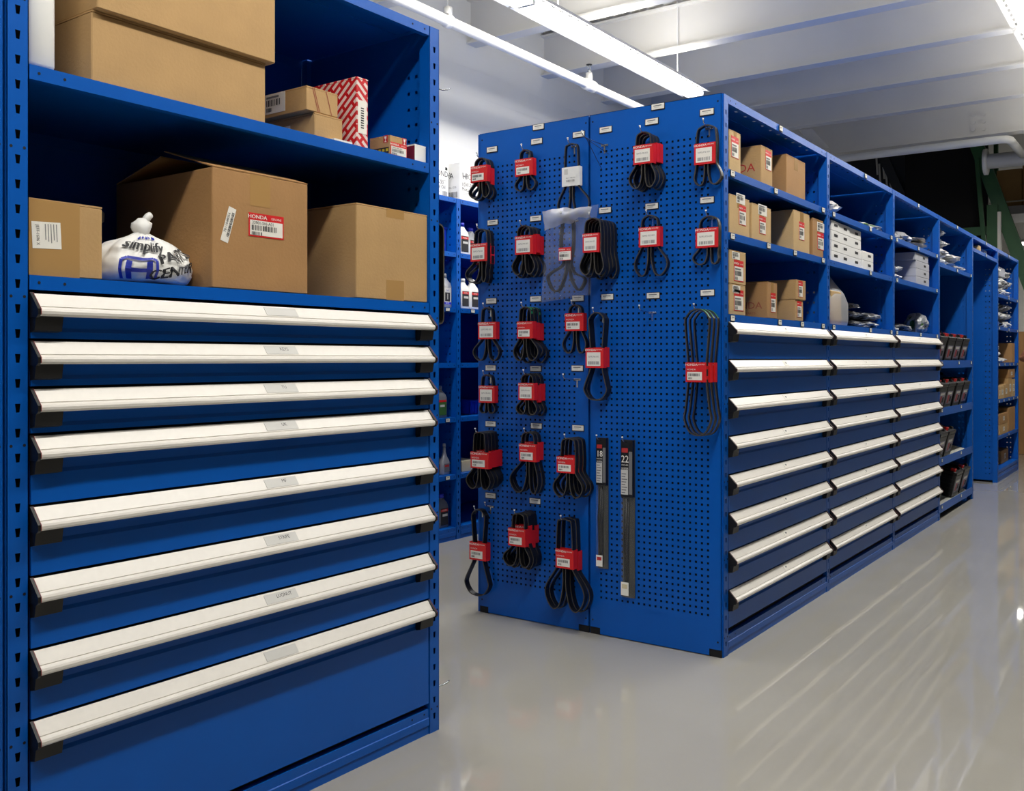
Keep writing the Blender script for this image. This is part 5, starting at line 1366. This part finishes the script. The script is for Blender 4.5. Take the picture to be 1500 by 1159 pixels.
# person at the edge of the picture, elbow in view
pe = hX(1496, 530, 12.35)
sh = Vector((pe.x + 0.02, pe.y - 0.19, 1.46))
base = Vector((pe.x + 0.02, pe.y - 0.36, 0))
t = thing('person', 'standing person in a blue short-sleeved shirt and dark trousers, arm bent', 'person', base)
def skin_mesh(name, verts, edges, radii, m, parent, root=0):
    me = bpy.data.meshes.new(name); me.from_pydata(verts, edges, []); me.update()
    o = bpy.data.objects.new(name, me); col.objects.link(o)
    md = o.modifiers.new('skin', 'SKIN'); sv = me.skin_vertices[0].data
    for i, r in enumerate(radii): sv[i].radius = (r if isinstance(r, tuple) else (r, r)); sv[i].use_root = (i == root)
    sb = o.modifiers.new('sub', 'SUBSURF'); sb.levels = sb.render_levels = 2
    bpy.context.view_layer.update()
    dg = bpy.context.evaluated_depsgraph_get()
    me2 = bpy.data.meshes.new_from_object(o.evaluated_get(dg))
    o.modifiers.clear(); o.data = me2; bpy.data.meshes.remove(me)
    me2.materials.clear(); me2.materials.append(M[m])
    for p_ in me2.polygons: p_.use_smooth = True
    o.parent = parent
    return o
eb = pe - base                                    # elbow, local
V = [(0, 0, 0.95), (0, 0, 1.10), (0, 0, 1.30), (0, 0, 1.45), (0, 0, 1.52), (-0.012, 0, 1.60), (-0.012, 0, 1.69), (-0.005, 0, 1.76),
     (0, 0.17, 1.44), (0.02, eb.y, eb.z + 0.02), (-0.16, eb.y - 0.10, eb.z + 0.06), (-0.23, eb.y - 0.15, eb.z + 0.08),
     (0, -0.17, 1.44), (0.03, -0.24, 1.16), (-0.16, -0.16, 1.10), (-0.24, -0.12, 1.12),
     (0, 0.10, 0.86), (0.0, 0.11, 0.48), (0.03, 0.11, 0.09), (-0.14, 0.12, 0.035),
     (0, -0.10, 0.86), (0.0, -0.11, 0.48), (0.03, -0.11, 0.09), (-0.14, -0.12, 0.035)]
E_ = [(0, 1), (1, 2), (2, 3), (3, 4), (4, 5), (5, 6), (6, 7), (3, 8), (8, 9), (9, 10), (10, 11), (3, 12), (12, 13), (13, 14), (14, 15), (0, 16), (16, 17), (17, 18), (18, 19), (0, 20), (20, 21), (21, 22), (22, 23)]
Rr = [(.10, .125), (.10, .13), (.115, .15), (.09, .12), .056, .088, .108, .085, .065, .042, .034, .028, .065, .042, .034, .028, .072, .055, .04, .035, .072, .055, .04, .035]
body = skin_mesh('body', V, E_, Rr, 'skin', t)
# clothes as slightly larger shells over the same joints
skin_mesh('shirt', [(0, 0, 0.82), V[1], V[2], V[3], V[8], tuple(Vector(V[8]).lerp(Vector(V[9]), 0.62)), V[12], tuple(Vector(V[12]).lerp(Vector(V[13]), 0.62))], [(0, 1), (1, 2), (2, 3), (3, 4), (4, 5), (3, 6), (6, 7)], [(.165, .185), (.15, .175), (.145, .185), (.11, .145), .098, .068, .098, .068], 'shirt', t)
skin_mesh('trousers', [(0, 0, 1.02), (0, 0, 0.92), (0, 0.09, 0.80), V[17], (0.03, 0.11, 0.10), (0, -0.09, 0.80), V[21], (0.03, -0.11, 0.10)], [(0, 1), (1, 2), (2, 3), (3, 4), (1, 5), (5, 6), (6, 7)], [(.14, .165), (.14, .165), .104, .078, .065, .098, .078, .065], 'trouser', t)
for s, ye in ((1, 0.12), (-1, -0.12)):
    mb = MB(); loft(mb, [([(x - 0.06, y + ye) for x, y in squircle(0.29, 0.10, 20, .7)], 0.0), ([(x - 0.06, y + ye) for x, y in squircle(0.29, 0.10, 20, .7)], 0.035), ([(x - 0.02, y + ye) for x, y in squircle(0.17, 0.085, 20, .8)], 0.09)], 'black'); mb.build('shoe', t, True)
mb = MB(); hv = []
for j in range(8):
    th = pi * 0.62 * j / 7
    for i in range(16):
        ph = 2 * pi * i / 16; fx = 1.0 if cos(ph) > -0.4 else 0.72
        hv.append((-0.005 + 0.108 * sin(th * fx) * cos(ph), 0.095 * sin(th * fx) * sin(ph), 1.72 + 0.118 * cos(th * fx)))
mb.add(hv, [(j * 16 + i, j * 16 + (i + 1) % 16, (j + 1) * 16 + (i + 1) % 16, (j + 1) * 16 + i) for j in range(7) for i in range(16)], 'hair'); mb.build('hair', t, True)
for (hx_, hy_, hz_) in (V[11], V[15]):
    for f_ in range(4):
        skin_mesh('finger', [(hx_, hy_ - 0.024 + f_ * 0.016, hz_), (hx_ - 0.05, hy_ - 0.026 + f_ * 0.017, hz_ + 0.004), (hx_ - 0.078 + 0.004 * abs(f_ - 1.5), hy_ - 0.026 + f_ * 0.017, hz_ - 0.012)], [(0, 1), (1, 2)], [.011, .009, .007], 'skin', body)
    skin_mesh('thumb', [(hx_ + 0.01, hy_, hz_), (hx_ - 0.02, hy_ + 0.035, hz_ - 0.01), (hx_ - 0.045, hy_ + 0.045, hz_ - 0.012)], [(0, 1), (1, 2)], [.012, .011, .008], 'skin', body)

# face: eyes at half the head height, nose, mouth, ears (the figure looks towards the aisle)
for sy in (-1, 1):
    mb = MB(); mb.lathe([(0.003, -0.011), (0.009, -0.006), (0.011, 0.0), (0.009, 0.006), (0.003, 0.011)], 'paper', 10, off=(-0.088, sy * 0.033, 1.695)); mb.build('eye', t, True)
    mb = MB(); mb.lathe([(0.002, -0.006), (0.005, 0.0), (0.002, 0.006)], 'ink', 8, off=(-0.097, sy * 0.033, 1.695)); mb.build('iris', t, True)
    mb = MB(); mb.lathe([(0.006, -0.03), (0.014, -0.012), (0.017, 0.012), (0.008, 0.03)], 'skin', 10, 0.8, 0.5, off=(0.0, sy * 0.093, 1.685)); mb.build('ear', t, True)
mb = MB(); mb.tube([(-0.092, 0, 1.70), (-0.108, 0, 1.672), (-0.112, 0, 1.658), (-0.088, 0, 1.650)], [0.006, 0.011, 0.014, 0.008], 'skin', 10); mb.build('nose', t, True)
mb = MB(); mb.tube([(-0.082, -0.024, 1.622), (-0.094, 0, 1.624), (-0.082, 0.024, 1.622)], [0.003, 0.006, 0.003], 'redink', 8); mb.build('mouth', t, True)
